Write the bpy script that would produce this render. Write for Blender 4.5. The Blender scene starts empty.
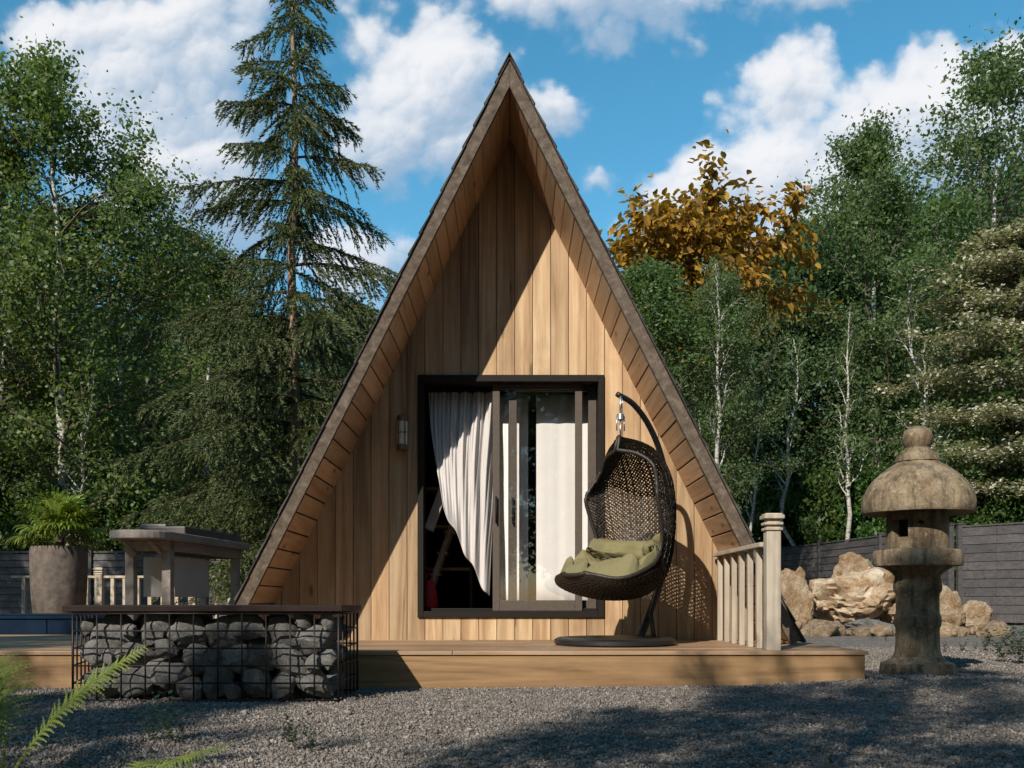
import bpy, bmesh, math, random
import numpy as np
from mathutils import Vector, Matrix, noise as mnoise

random.seed(7)
scene = bpy.context.scene
COL = scene.collection
F = 995.6            # focal length in picture units, used only to turn measurements into metres
CZ = 0.637           # eye height
def P(px, py, Y):    # measured picture position at depth Y -> point in metres
    return Vector(((px - 512) / F * Y, Y, CZ + (600 - py) / F * Y))
def R(a): return math.radians(a)

# ------------------------------------------------------------------ objects
def tag(o, label=None, cat=None, group=None, kind=None):
    if label: o['label'] = label
    if cat: o['category'] = cat
    if group: o['group'] = group
    if kind: o['kind'] = kind
    return o
def thing(name, loc, label, cat, group=None, rz=0.0):
    o = bpy.data.objects.new(name, None); COL.objects.link(o)
    o.location = loc; o.rotation_euler = (0, 0, rz); o.empty_display_size = 0.1
    return tag(o, label, cat, group)
def copy_tree(o, parent=None):
    c = o.copy(); COL.objects.link(c)
    if parent is not None: c.parent = parent
    for ch in list(o.children): copy_tree(ch, c)
    return c

class MB:
    """collects shapes, built as ONE mesh"""
    def __init__(s): s.v = []; s.f = []
    def add(s, vs, fs):
        b = len(s.v); s.v.extend([tuple(x) for x in vs]); s.f.extend([tuple(i + b for i in f) for f in fs])
    def box(s, x0, x1, y0, y1, z0, z1, M=None):
        vs = [Vector(p) for p in ((x0,y0,z0),(x1,y0,z0),(x1,y1,z0),(x0,y1,z0),(x0,y0,z1),(x1,y0,z1),(x1,y1,z1),(x0,y1,z1))]
        if M: vs = [M @ p for p in vs]
        s.add(vs, [(0,3,2,1),(4,5,6,7),(0,1,5,4),(1,2,6,5),(2,3,7,6),(3,0,4,7)])
    def prism(s, pts, axis, a, b):
        """pts: polygon in the plane normal to axis, extruded from a to b"""
        def mk(p, t): return {'y': (p[0], t, p[1]), 'z': (p[0], p[1], t), 'x': (t, p[0], p[1])}[axis]
        n = len(pts)
        vs = [mk(p, a) for p in pts] + [mk(p, b) for p in pts]
        fs = [tuple(range(n)), tuple(range(2*n-1, n-1, -1))] + [(i, i+n, (i+1) % n + n, (i+1) % n) for i in range(n)]
        s.add(vs, fs)
    def tube(s, pts, rad, n=8, caps=True, closed=False):
        pts = [Vector(p) for p in pts]; m = len(pts)
        if not hasattr(rad, '__len__'): rad = [rad] * m
        t = None; vs = []; up = None
        for i, p in enumerate(pts):
            if closed: d = pts[(i+1) % m] - pts[i-1]
            else: d = pts[min(i+1, m-1)] - pts[max(i-1, 0)]
            if d.length < 1e-9: d = Vector((0,0,1))
            d.normalize()
            if up is None:
                up = d.orthogonal().normalized()
            else:
                up = (up - d * up.dot(d))
                up = up.normalized() if up.length > 1e-6 else d.orthogonal().normalized()
            w = d.cross(up)
            for k in range(n):
                a = 2*math.pi*k/n
                vs.append(p + (up*math.cos(a) + w*math.sin(a)) * rad[i])
        fs = []
        for i in range(m if closed else m-1):
            j = (i+1) % m
            for k in range(n):
                fs.append((i*n+k, i*n+(k+1) % n, j*n+(k+1) % n, j*n+k))
        if caps and not closed:
            fs.append(tuple(range(n-1, -1, -1))); fs.append(tuple((m-1)*n+k for k in range(n)))
        s.add(vs, fs)
    def lathe(s, prof, n=32, c=(0,0), shape=None, caps=True):
        """prof: list of (r, z)"""
        vs = []
        for r, z in prof:
            for k in range(n):
                a = 2*math.pi*(k+.5)/n
                q = r * (shape(a, z) if shape else 1)
                vs.append((c[0]+q*math.cos(a), c[1]+q*math.sin(a), z))
        fs = []
        for i in range(len(prof)-1):
            for k in range(n):
                fs.append((i*n+k, i*n+(k+1) % n, (i+1)*n+(k+1) % n, (i+1)*n+k))
        if caps:
            fs.append(tuple(range(n-1, -1, -1))); fs.append(tuple((len(prof)-1)*n+k for k in range(n)))
        s.add(vs, fs)
    def grid(s, fn, nu, nv):
        vs = [fn(i/nu, j/nv) for j in range(nv+1) for i in range(nu+1)]
        fs = [(j*(nu+1)+i, j*(nu+1)+i+1, (j+1)*(nu+1)+i+1, (j+1)*(nu+1)+i) for j in range(nv) for i in range(nu)]
        s.add(vs, fs)

def world_loc(o):
    v = Vector((0,0,0))
    while o is not None:
        v += o.location; o = o.parent
    return v
def build(name, mb, mat, parent=None, smooth=False, bevel=0, local=False, sm_angle=None):
    me = bpy.data.meshes.new(name)
    off = Vector((0,0,0)) if (parent is None or local) else world_loc(parent)
    vs = np.array(mb.v, dtype=np.float64) - np.array(off)
    me.from_pydata(vs.tolist(), [], mb.f)
    me.update()
    o = bpy.data.objects.new(name, me); COL.objects.link(o)
    if mat: me.materials.append(mat)
    if parent is not None: o.parent = parent
    if smooth: me.shade_smooth()
    if sm_angle: 
        me.shade_smooth(); me.set_sharp_from_angle(angle=R(sm_angle))
    if bevel:
        b = o.modifiers.new('bevel', 'BEVEL'); b.width = bevel; b.segments = 2; b.limit_method = 'ANGLE'; b.angle_limit = R(40)
    return o
def solo(name, mb, mat, base, label, cat, group=None, **kw):
    """a thing that is one mesh, origin at its base"""
    off = Vector(base)
    mb.v = [tuple(Vector(v) - off) for v in mb.v]
    o = build(name, mb, mat, None, **kw); o.location = off
    return tag(o, label, cat, group)

def np_quads(name, V, mat, parent=None, smooth=False):
    """V: (N,4,3) array -> one mesh of N quads"""
    N = V.shape[0]
    me = bpy.data.meshes.new(name)
    me.vertices.add(N*4); me.loops.add(N*4); me.polygons.add(N)
    me.vertices.foreach_set('co', V.astype(np.float32).ravel())
    me.loops.foreach_set('vertex_index', np.arange(N*4, dtype=np.int32))
    me.polygons.foreach_set('loop_start', np.arange(0, N*4, 4, dtype=np.int32))
    me.polygons.foreach_set('loop_total', np.full(N, 4, dtype=np.int32))
    me.update(calc_edges=True); me.materials.append(mat)
    o = bpy.data.objects.new(name, me); COL.objects.link(o)
    if parent is not None: o.parent = parent
    return o
def np_mesh(name, V, Q, mat, parent=None, smooth=False):
    """V: (M,3) vertices, Q: (N,k) faces of one size"""
    me = bpy.data.meshes.new(name); N, k = Q.shape
    me.vertices.add(len(V)); me.loops.add(N*k); me.polygons.add(N)
    me.vertices.foreach_set('co', V.astype(np.float32).ravel())
    me.loops.foreach_set('vertex_index', Q.astype(np.int32).ravel())
    me.polygons.foreach_set('loop_start', np.arange(0, N*k, k, dtype=np.int32))
    me.polygons.foreach_set('loop_total', np.full(N, k, dtype=np.int32))
    if smooth: me.polygons.foreach_set('use_smooth', np.ones(N, dtype=bool))
    me.update(calc_edges=True); me.materials.append(mat)
    o = bpy.data.objects.new(name, me); COL.objects.link(o)
    if parent is not None: o.parent = parent
    return o

# ------------------------------------------------------------------ materials
class NT:
    def __init__(s, tree): s.t = tree; s.l = tree.links
    def n(s, typ, **kw):
        nd = s.t.nodes.new(typ)
        for k, v in kw.items():
            if k.startswith('i_'):
                key = k[2:]
                key = int(key) if key.isdigit() else key.replace('_', ' ')
                s.put(nd.inputs[key], v)
            else: setattr(nd, k, v)
        return nd
    def put(s, sock, v):
        if isinstance(v, bpy.types.NodeSocket): s.l.new(v, sock)
        elif isinstance(v, bpy.types.Node): s.l.new(v.outputs[0], sock)
        else: sock.default_value = v
    def math(s, op, a, b=0.0, c=None, clamp=False):
        nd = s.n('ShaderNodeMath', operation=op, use_clamp=clamp); s.put(nd.inputs[0], a); s.put(nd.inputs[1], b)
        if c is not None: s.put(nd.inputs[2], c)
        return nd.outputs[0]
    def vmath(s, op, a, b=(0,0,0)):
        nd = s.n('ShaderNodeVectorMath', operation=op); s.put(nd.inputs[0], a)
        if op == 'SCALE': s.put(nd.inputs['Scale'], b)
        else: s.put(nd.inputs[1], b)
        return nd.outputs['Value'] if op == 'LENGTH' else nd.outputs[0]
    def mix(s, fac, a, b, blend='MIX'):
        nd = s.n('ShaderNodeMix', data_type='RGBA', blend_type=blend)
        s.put(nd.inputs[0], fac); s.put(nd.inputs[6], a); s.put(nd.inputs[7], b)
        return nd.outputs[2]
    def ramp(s, fac, stops):
        nd = s.n('ShaderNodeValToRGB'); cr = nd.color_ramp
        while len(cr.elements) < len(stops): cr.elements.new(.5)
        for e, (p, c) in zip(cr.elements, stops):
            e.position = p; e.color = (c[0], c[1], c[2], 1) if hasattr(c, '__len__') else (c, c, c, 1)
        s.put(nd.inputs[0], fac); return nd.outputs[0]
    def noise(s, vec, scale, detail=4, rough=.55, dist=0.0):
        return s.n('ShaderNodeTexNoise', i_Vector=vec, i_Scale=scale, i_Detail=detail, i_Roughness=rough, i_Distortion=dist).outputs[0]
def c4(c): return (c[0], c[1], c[2], 1.0)
def new_mat(name):
    m = bpy.data.materials.new(name); m.use_nodes = True
    m.node_tree.nodes.clear(); t = NT(m.node_tree)
    out = t.n('ShaderNodeOutputMaterial')
    return m, t, out
def principled(t, out, col, rough=.6, bump=None, bstr=.3, bdist=.01, spec=.4, metal=0.0):
    b = t.n('ShaderNodeBsdfPrincipled')
    t.put(b.inputs['Base Color'], c4(col) if isinstance(col, tuple) and len(col) == 3 else col)
    t.put(b.inputs['Roughness'], rough); t.put(b.inputs['Specular IOR Level'], spec); t.put(b.inputs['Metallic'], metal)
    if bump is not None:
        bn = t.n('ShaderNodeBump', i_Strength=bstr, i_Distance=bdist, i_Height=bump)
        t.put(b.inputs['Normal'], bn.outputs[0])
    t.put(out.inputs[0], b.outputs[0]); return b

def wood(name, dark, mid, light, axis='z', rough=.6, vary=.35, grain=1.0, spec=.3, bstr=.35, sat_vary=True):
    m, t, out = new_mat(name)
    co = t.n('ShaderNodeTexCoord').outputs['Object']
    isl = t.n('ShaderNodeNewGeometry').outputs['Random Per Island']
    sc = {'x': (.06,1,1), 'y': (1,.06,1), 'z': (1,1,.06)}[axis]
    p = t.vmath('MULTIPLY', co, sc)
    off = t.vmath('SCALE', (17.3, 9.1, 23.7), isl)
    p = t.vmath('ADD', p, off)
    n1 = t.noise(p, 7*grain, 5, .6, .8)
    n2 = t.noise(p, 55*grain, 3, .6)
    w = t.math('SINE', t.math('MULTIPLY', t.noise(p, 3.2*grain, 2, .5, .4), 46.0))
    w = t.math('MULTIPLY_ADD', w, .5, .5)
    f = t.math('ADD', t.math('MULTIPLY', n1, .55), t.math('ADD', t.math('MULTIPLY', n2, .32), t.math('MULTIPLY', w, .13)))
    col = t.ramp(f, [(.3, dark), (.5, mid), (.72, light)])
    isl2 = t.math('FRACT', t.math('MULTIPLY', isl, 7.31))
    v = t.math('MULTIPLY_ADD', isl2, vary, 1 - vary*.55)
    col = t.mix(1.0, col, t.n('ShaderNodeCombineColor', i_0=v, i_1=v, i_2=v).outputs[0], 'MULTIPLY')
    isl3 = t.math('FRACT', t.math('MULTIPLY', isl, 13.7))
    col = t.mix(t.math('MULTIPLY', isl3, vary*.8), col, t.mix(1.0, col, c4((1.03,.87,.72)), 'MULTIPLY'))
    ks = {'x': (1.6,5,5), 'y': (5,1.6,5), 'z': (5,5,1.6)}[axis]
    kv = t.n('ShaderNodeTexVoronoi', i_Vector=t.vmath('ADD', t.vmath('MULTIPLY', co, ks), off), i_Scale=1.0)
    kd = t.math('ADD', kv.outputs['Distance'], t.math('MULTIPLY', t.math('SUBTRACT', n1, .5), .12))
    col = t.mix(t.math('MULTIPLY', t.ramp(kd, [(.05, 1), (.13, 0)]), .75), col, c4(tuple(x*.32 for x in dark)))
    # blotchy weathering with its own shape
    big = t.noise(co, 1.3, 5, .65)
    col = t.mix(t.math('MULTIPLY', t.ramp(big, [(.5, 0), (.72, 1)]), .35), col, c4(tuple(x*.6 for x in dark)))
    h = t.math('ADD', t.math('MULTIPLY', n2, .7), t.math('MULTIPLY', w, .3))
    principled(t, out, col, rough, h, bstr, .004, spec)
    return m

def flat(name, col, rough=.6, spec=.4, metal=0.0, nscale=12, namt=.25, bstr=.2):
    m, t, out = new_mat(name)
    co = t.n('ShaderNodeTexCoord').outputs['Object']
    n = t.noise(co, nscale, 6, .65)
    c2 = t.ramp(n, [(.3, tuple(x*(1-namt) for x in col)), (.7, tuple(min(1, x*(1+namt)) for x in col))])
    principled(t, out, c2, rough, n, bstr, .01, spec, metal)
    return m

def leaf_mat(name, cols, trans=.35, rough=.5):
    m, t, out = new_mat(name)
    isl = t.n('ShaderNodeNewGeometry').outputs['Random Per Island']
    rnd = t.n('ShaderNodeObjectInfo').outputs['Random']
    k = len(cols)
    col = t.ramp(isl, [((i+.0)/max(1, k-1), c) for i, c in enumerate(cols)])
    hs = t.n('ShaderNodeHueSaturation'); t.put(hs.inputs['Color'], col)
    t.put(hs.inputs['Value'], t.math('MULTIPLY_ADD', rnd, .4, .8)); t.put(hs.inputs['Hue'], t.math('MULTIPLY_ADD', rnd, .03, .485))
    col = hs.outputs[0]
    b = t.n('ShaderNodeBsdfPrincipled'); t.put(b.inputs['Base Color'], col); b.inputs['Roughness'].default_value = rough
    b.inputs['Specular IOR Level'].default_value = .35
    tr = t.n('ShaderNodeBsdfTranslucent')
    t.put(tr.inputs[0], t.mix(1.0, col, c4((1.25, 1.25, .55)), 'MULTIPLY'))
    mx = t.n('ShaderNodeMixShader'); mx.inputs[0].default_value = trans
    t.l.new(b.outputs[0], mx.inputs[1]); t.l.new(tr.outputs[0], mx.inputs[2]); t.l.new(mx.outputs[0], out.inputs[0])
    return m

M = {}
M['wall_wood'] = wood('wall_wood', (.23,.142,.075), (.39,.265,.152), (.54,.40,.255), 'z', .6, .5)
M['soffit_wood'] = wood('soffit_wood', (.38,.225,.125), (.54,.36,.22), (.64,.46,.30), 'y', .55, .3)
M['deck_wood'] = wood('deck_wood', (.17,.10,.055), (.30,.19,.112), (.41,.275,.17), 'x', .5, .3, 1.0, .4)
M['fascia_wood'] = wood('fascia_wood', (.15,.082,.038), (.25,.15,.072), (.34,.215,.11), 'x', .6, .15)
M['rail_wood'] = wood('rail_wood', (.29,.235,.18), (.44,.375,.295), (.55,.48,.385), 'z', .65, .25)
M['dark_top'] = wood('dark_top', (.010,.006,.005), (.022,.012,.010), (.04,.022,.018), 'x', .6, .3, 1.0, .15)
M['table_wood'] = wood('table_wood', (.22,.18,.155), (.31,.262,.225), (.39,.335,.29), 'y', .6, .2)
M['fence_paint'] = wood('fence_paint', (.045,.04,.04), (.068,.062,.062), (.095,.088,.087), 'y', .6, .3)
M['dark_frame'] = flat('dark_frame', (.014,.011,.009), .6, .15, 0, 30, .2, .05)
M['stile'] = flat('stile', (.085,.068,.054), .55, .2, 0, 30, .15, .05)
M['black_metal'] = flat('black_metal', (.018,.017,.017), .45, .5, .3, 40, .2, .05)
M['wire'] = flat('wire', (.025,.02,.02), .5, .5, .6, 60, .3, .1)
M['steel'] = flat('steel', (.55,.53,.50), .35, .5, .9, 40, .15, .05)
M['lamp_body'] = flat('lamp_body', (.16,.12,.085), .4, .5, .7, 40, .2, .05)
M['lamp_glass'] = flat('lamp_glass', (.62,.60,.55), .25, .6, 0, 20, .08, .02)
M['wicker'] = flat('wicker', (.022,.016,.011), .5, .45, 0, 90, .5, .3)
M['cushion'] = flat('cushion', (.18,.156,.078), .85, .15, 0, 160, .18, .25)
M['concrete'] = flat('concrete', (.115,.092,.075), .8, .2, 0, 9, .45, .5)
M['navy'] = flat('navy', (.004,.013,.03), .7, .08, 0, 6, .3, .05)
M['water'] = flat('water', (.01,.05,.09), .08, .5, 0, 5, .2, .1)
M['grill'] = flat('grill', (.07,.062,.058), .5, .5, .4, 14, .25, .05)
M['white_panel'] = flat('white_panel', (.50,.46,.42), .6, .3, 0, 4, .08, .03)
M['red'] = flat('red', (.42,.02,.02), .6, .3, 0, 20, .3, .2)
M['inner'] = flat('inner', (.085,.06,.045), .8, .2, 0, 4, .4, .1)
M['grey_board'] = flat('grey_board', (.30,.27,.24), .6, .3, 0, 10, .2, .1)
M['soil'] = flat('soil', (.035,.03,.022), .95, .1, 0, 3, .5, .5)

def make_cloth(name, col, rough=.9, trans=.25):
    m, t, out = new_mat(name)
    co = t.n('ShaderNodeTexCoord').outputs['Object']
    n = t.noise(co, 220, 3, .6); n3 = t.noise(co, 6, 3, .5)
    c2 = t.ramp(n3, [(.3, tuple(x*.94 for x in col)), (.7, col)])
    b = t.n('ShaderNodeBsdfPrincipled'); t.put(b.inputs['Base Color'], c2); b.inputs['Roughness'].default_value = rough; b.inputs['Specular IOR Level'].default_value = .15
    bn = t.n('ShaderNodeBump', i_Strength=.12, i_Distance=.002, i_Height=n); t.l.new(bn.outputs[0], b.inputs['Normal'])
    tr = t.n('ShaderNodeBsdfTranslucent'); t.put(tr.inputs[0], c2)
    mx = t.n('ShaderNodeMixShader'); mx.inputs[0].default_value = trans
    t.l.new(b.outputs[0], mx.inputs[1]); t.l.new(tr.outputs[0], mx.inputs[2]); t.l.new(mx.outputs[0], out.inputs[0])
    return m
M['curtain'] = make_cloth('curtain', (.68,.64,.62))
M['blind'] = make_cloth('blind', (.90,.86,.82), .9, .05)

def make_glass():
    m, t, out = new_mat('glass')
    tr = t.n('ShaderNodeBsdfTransparent'); tr.inputs[0].default_value = (.985, .985, .985, 1)
    gl = t.n('ShaderNodeBsdfGlossy'); gl.inputs['Roughness'].default_value = .015
    fr = t.n('ShaderNodeFresnel'); fr.inputs[0].default_value = 1.5
    mx = t.n('ShaderNodeMixShader'); t.put(mx.inputs[0], t.math('MULTIPLY', t.math('MULTIPLY', fr.outputs[0], 1.5, clamp=True), t.math('SUBTRACT', 1.0, t.n('ShaderNodeNewGeometry').outputs['Backfacing'])))
    t.l.new(tr.outputs[0], mx.inputs[1]); t.l.new(gl.outputs[0], mx.inputs[2]); t.l.new(mx.outputs[0], out.inputs[0])
    return m
M['glass'] = make_glass()

def make_stone(name, cols, nscale=3.0, bstr=.9, rough=.85, bdist=.03, island=False, streaks=False):
    m, t, out = new_mat(name)
    co = t.n('ShaderNodeTexCoord').outputs['Object']
    rnd = t.n('ShaderNodeObjectInfo').outputs['Random']
    p = t.vmath('ADD', co, t.vmath('SCALE', (7.3, 3.1, 5.7), rnd))
    n1 = t.noise(p, nscale, 8, .65, .5); n2 = t.noise(p, nscale*9, 6, .7)
    f = t.math('ADD', t.math('MULTIPLY', n1, .65), t.math('MULTIPLY', n2, .35))
    k = len(cols)
    col = t.ramp(f, [(.33 + .36*i/(k-1), c) for i, c in enumerate(cols)])
    v = t.math('MULTIPLY_ADD', t.math('FRACT', t.math('MULTIPLY', rnd, 5.77)), .5, .75)
    if island: v = t.math('MULTIPLY_ADD', t.n('ShaderNodeNewGeometry').outputs['Random Per Island'], .9, .5)
    col = t.mix(1.0, col, t.n('ShaderNodeCombineColor', i_0=v, i_1=v, i_2=v).outputs[0], 'MULTIPLY')
    if streaks:   # rain stains and lichen
        st = t.noise(t.vmath('MULTIPLY', p, (1,1,.12)), 16, 5, .65)
        col = t.mix(t.math('MULTIPLY', t.ramp(st, [(.48, 0), (.62, 1)]), .6), col, c4((.035,.028,.02)))
        li = t.noise(p, 22, 4, .6)
        col = t.mix(t.math('MULTIPLY', t.ramp(li, [(.62, 0), (.68, 1)]), .6), col, c4((.36,.33,.24)))
    h = t.math('ADD', t.math('MULTIPLY', n2, .5), t.math('MULTIPLY', t.noise(p, nscale*30, 4, .7), .3))
    principled(t, out, col, rough, h, bstr, bdist, .25)
    return m
M['boulder'] = make_stone('boulder', [(.17,.085,.04), (.36,.235,.13), (.56,.44,.31), (.76,.69,.57)], 3.0, 1.0, .88, .10)
M['grey_rock'] = make_stone('grey_rock', [(.06,.055,.05), (.15,.14,.13), (.26,.24,.22)], 2.0, .9, .9, .06)
M['gabion_stone'] = make_stone('gabion_stone', [(.05,.048,.045), (.14,.134,.128), (.27,.26,.24)], 9.0, .8, .85, .012)
M['lantern'] = make_stone('lantern', [(.075,.050,.030), (.18,.128,.078), (.29,.225,.145), (.40,.325,.225)], 5.0, .8, .92, .018, False, True)
M['roof_edge'] = make_stone('roof_edge', [(.075,.052,.038), (.175,.132,.098), (.33,.27,.21)], 16.0, 1.0, .75, .02)
M['shingle'] = make_stone('shingle', [(.03,.027,.025), (.06,.052,.048), (.09,.08,.075)], 20.0, .8, .85, .01, True)
M['pebble'] = make_stone('pebble', [(.09,.074,.064), (.20,.172,.15), (.34,.30,.265)], 12.0, .3, .9, .004, True)

def make_gravel_ground():
    m, t, out = new_mat('gravel_ground')
    co = t.n('ShaderNodeTexCoord').outputs['Object']
    vo = t.n('ShaderNodeTexVoronoi', i_Vector=co, i_Scale=48.0)
    n = t.noise(co, .8, 5, .6)
    g = t.n('ShaderNodeSeparateColor', i_0=vo.outputs['Color']).outputs[0]
    col = t.ramp(g, [(0, (.065,.054,.046)), (.5, (.155,.133,.115)), (1, (.31,.275,.24))])
    col = t.mix(t.ramp(n, [(.45, 0), (.75, .45)]), col, c4((.10,.085,.07)))
    h = t.math('SUBTRACT', 1.0, vo.outputs['Distance'])
    principled(t, out, col, .92, h, 1.0, .02, .2)
    return m
M['gravel_ground'] = make_gravel_ground()

def make_bark(name, base, dark, axis_scale, thresh):
    m, t, out = new_mat(name)
    co = t.n('ShaderNodeTexCoord').outputs['Object']
    p = t.vmath('MULTIPLY', co, axis_scale)
    n = t.noise(p, 6, 6, .7, .4); n2 = t.noise(co, 30, 4, .7)
    col = t.ramp(n, [(thresh-.05, dark), (thresh+.06, base)])
    col = t.mix(t.math('MULTIPLY', n2, .4), col, c4(tuple(x*.5 for x in base)))
    principled(t, out, col, .85, t.math('ADD', n, n2), .5, .02, .2)
    return m
M['birch_bark'] = make_bark('birch_bark', (.48,.45,.40), (.035,.03,.028), (1.2,1.2,3.2), .43)
M['brown_bark'] = make_bark('brown_bark', (.17,.13,.095), (.05,.038,.03), (4,4,.6), .5)
M['limb_bark'] = make_bark('limb_bark', (.13,.105,.08), (.05,.04,.03), (3,3,1), .45)
M['twig_bark'] = make_bark('twig_bark', (.06,.045,.03), (.03,.022,.015), (3,3,1), .45)
M['spruce_bark'] = make_bark('spruce_bark', (.30,.205,.135), (.08,.055,.04), (3,3,1.2), .46)
M['leaf_birch'] = leaf_mat('leaf_birch', [(.065,.100,.030), (.098,.142,.042), (.155,.195,.06), (.115,.155,.055)], .48)
M['leaf_dark'] = leaf_mat('leaf_dark', [(.04,.072,.032), (.065,.105,.046), (.095,.138,.062)], .4)
M['leaf_right'] = leaf_mat('leaf_right', [(.07,.118,.042), (.105,.162,.06), (.155,.205,.082)], .48)
M['leaf_shrub'] = leaf_mat('leaf_shrub', [(.03,.075,.015), (.055,.11,.02), (.09,.14,.03)], .35)
M['leaf_orange'] = leaf_mat('leaf_orange', [(.14,.065,.012), (.26,.13,.018), (.42,.23,.03), (.20,.115,.025)], .4)
M['leaf_cream'] = leaf_mat('leaf_cream', [(.11,.145,.06), (.30,.31,.18), (.56,.53,.40), (.66,.63,.52)], .3)
M['leaf_spruce'] = leaf_mat('leaf_spruce', [(.046,.070,.024), (.082,.108,.038), (.135,.15,.06)], .2, .55)
M['leaf_palm'] = leaf_mat('leaf_palm', [(.07,.11,.014), (.12,.17,.022), (.18,.23,.04)], .3, .4)
M['leaf_fern'] = leaf_mat('leaf_fern', [(.13,.17,.03), (.20,.235,.045), (.30,.30,.07)], .4, .5)
M['leaf_weed'] = leaf_mat('leaf_weed', [(.03,.05,.02), (.05,.085,.03)], .3, .5)

# ------------------------------------------------------------------ camera, light, sky
cam_d = bpy.data.cameras.new('camera'); cam = bpy.data.objects.new('camera', cam_d); COL.objects.link(cam)
cam.location = (0, 0, CZ); cam.rotation_euler = (R(90), 0, 0)
cam_d.sensor_width = 36; cam_d.lens = 36 * F / 1024; cam_d.shift_y = 216 / 1024
cam_d.clip_start = .05; cam_d.clip_end = 3000
scene.camera = cam
SUN = Vector((.50, 1.0, -.74)).normalized()
sd = bpy.data.lights.new('sun', 'SUN'); sun = bpy.data.objects.new('sun', sd); COL.objects.link(sun)
sd.energy = 5.0; sd.angle = R(.5); sd.color = (1.0, .93, .82)
sun.rotation_euler = SUN.to_track_quat('-Z', 'Y').to_euler(); sun.location = (-20, -40, 40)

CLOUDS = [  # x, y, radius x, radius y, weight
    (70,45,75,45,.9), (150,55,95,55,1.0), (215,25,60,55,.9), (190,150,75,55,1.05), (145,160,50,60,.9), (225,200,60,55,.8),
    (160,110,90,40,.7), (20,70,35,28,.6), (365,25,45,45,.55), (440,75,60,50,1.1), (395,120,65,65,1.0), (470,130,75,60,.95), (545,115,32,30,.8), (560,130,25,20,.5),
    (365,255,60,45,.7), (350,310,50,40,.6),
    (850,170,110,65,1.1), (770,150,50,55,1.1), (930,150,85,70,1.1), (120,95,110,60,.95), (180,190,95,60,1.05), (440,110,60,70,.8),
    (540,-10,80,32,.8), (620,5,85,42,.85), (720,-12,90,25,.8), (830,-5,45,22,.7), (690,40,25,14,.4),
    (795,95,42,48,1.1), (740,165,65,32,1.0), (800,185,85,62,1.0), (700,200,60,45,.85), (850,120,40,40,.7), (950,95,70,50,1.1), (1000,85,60,50,1.1), (910,130,60,55,1.0), (1000,160,90,80,.95),
    (880,200,100,80,.9), (775,240,120,50,.85), (1060,60,60,50,1.0), (590,185,30,15,.35), (525,60,14,8,.3),
]
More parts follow.
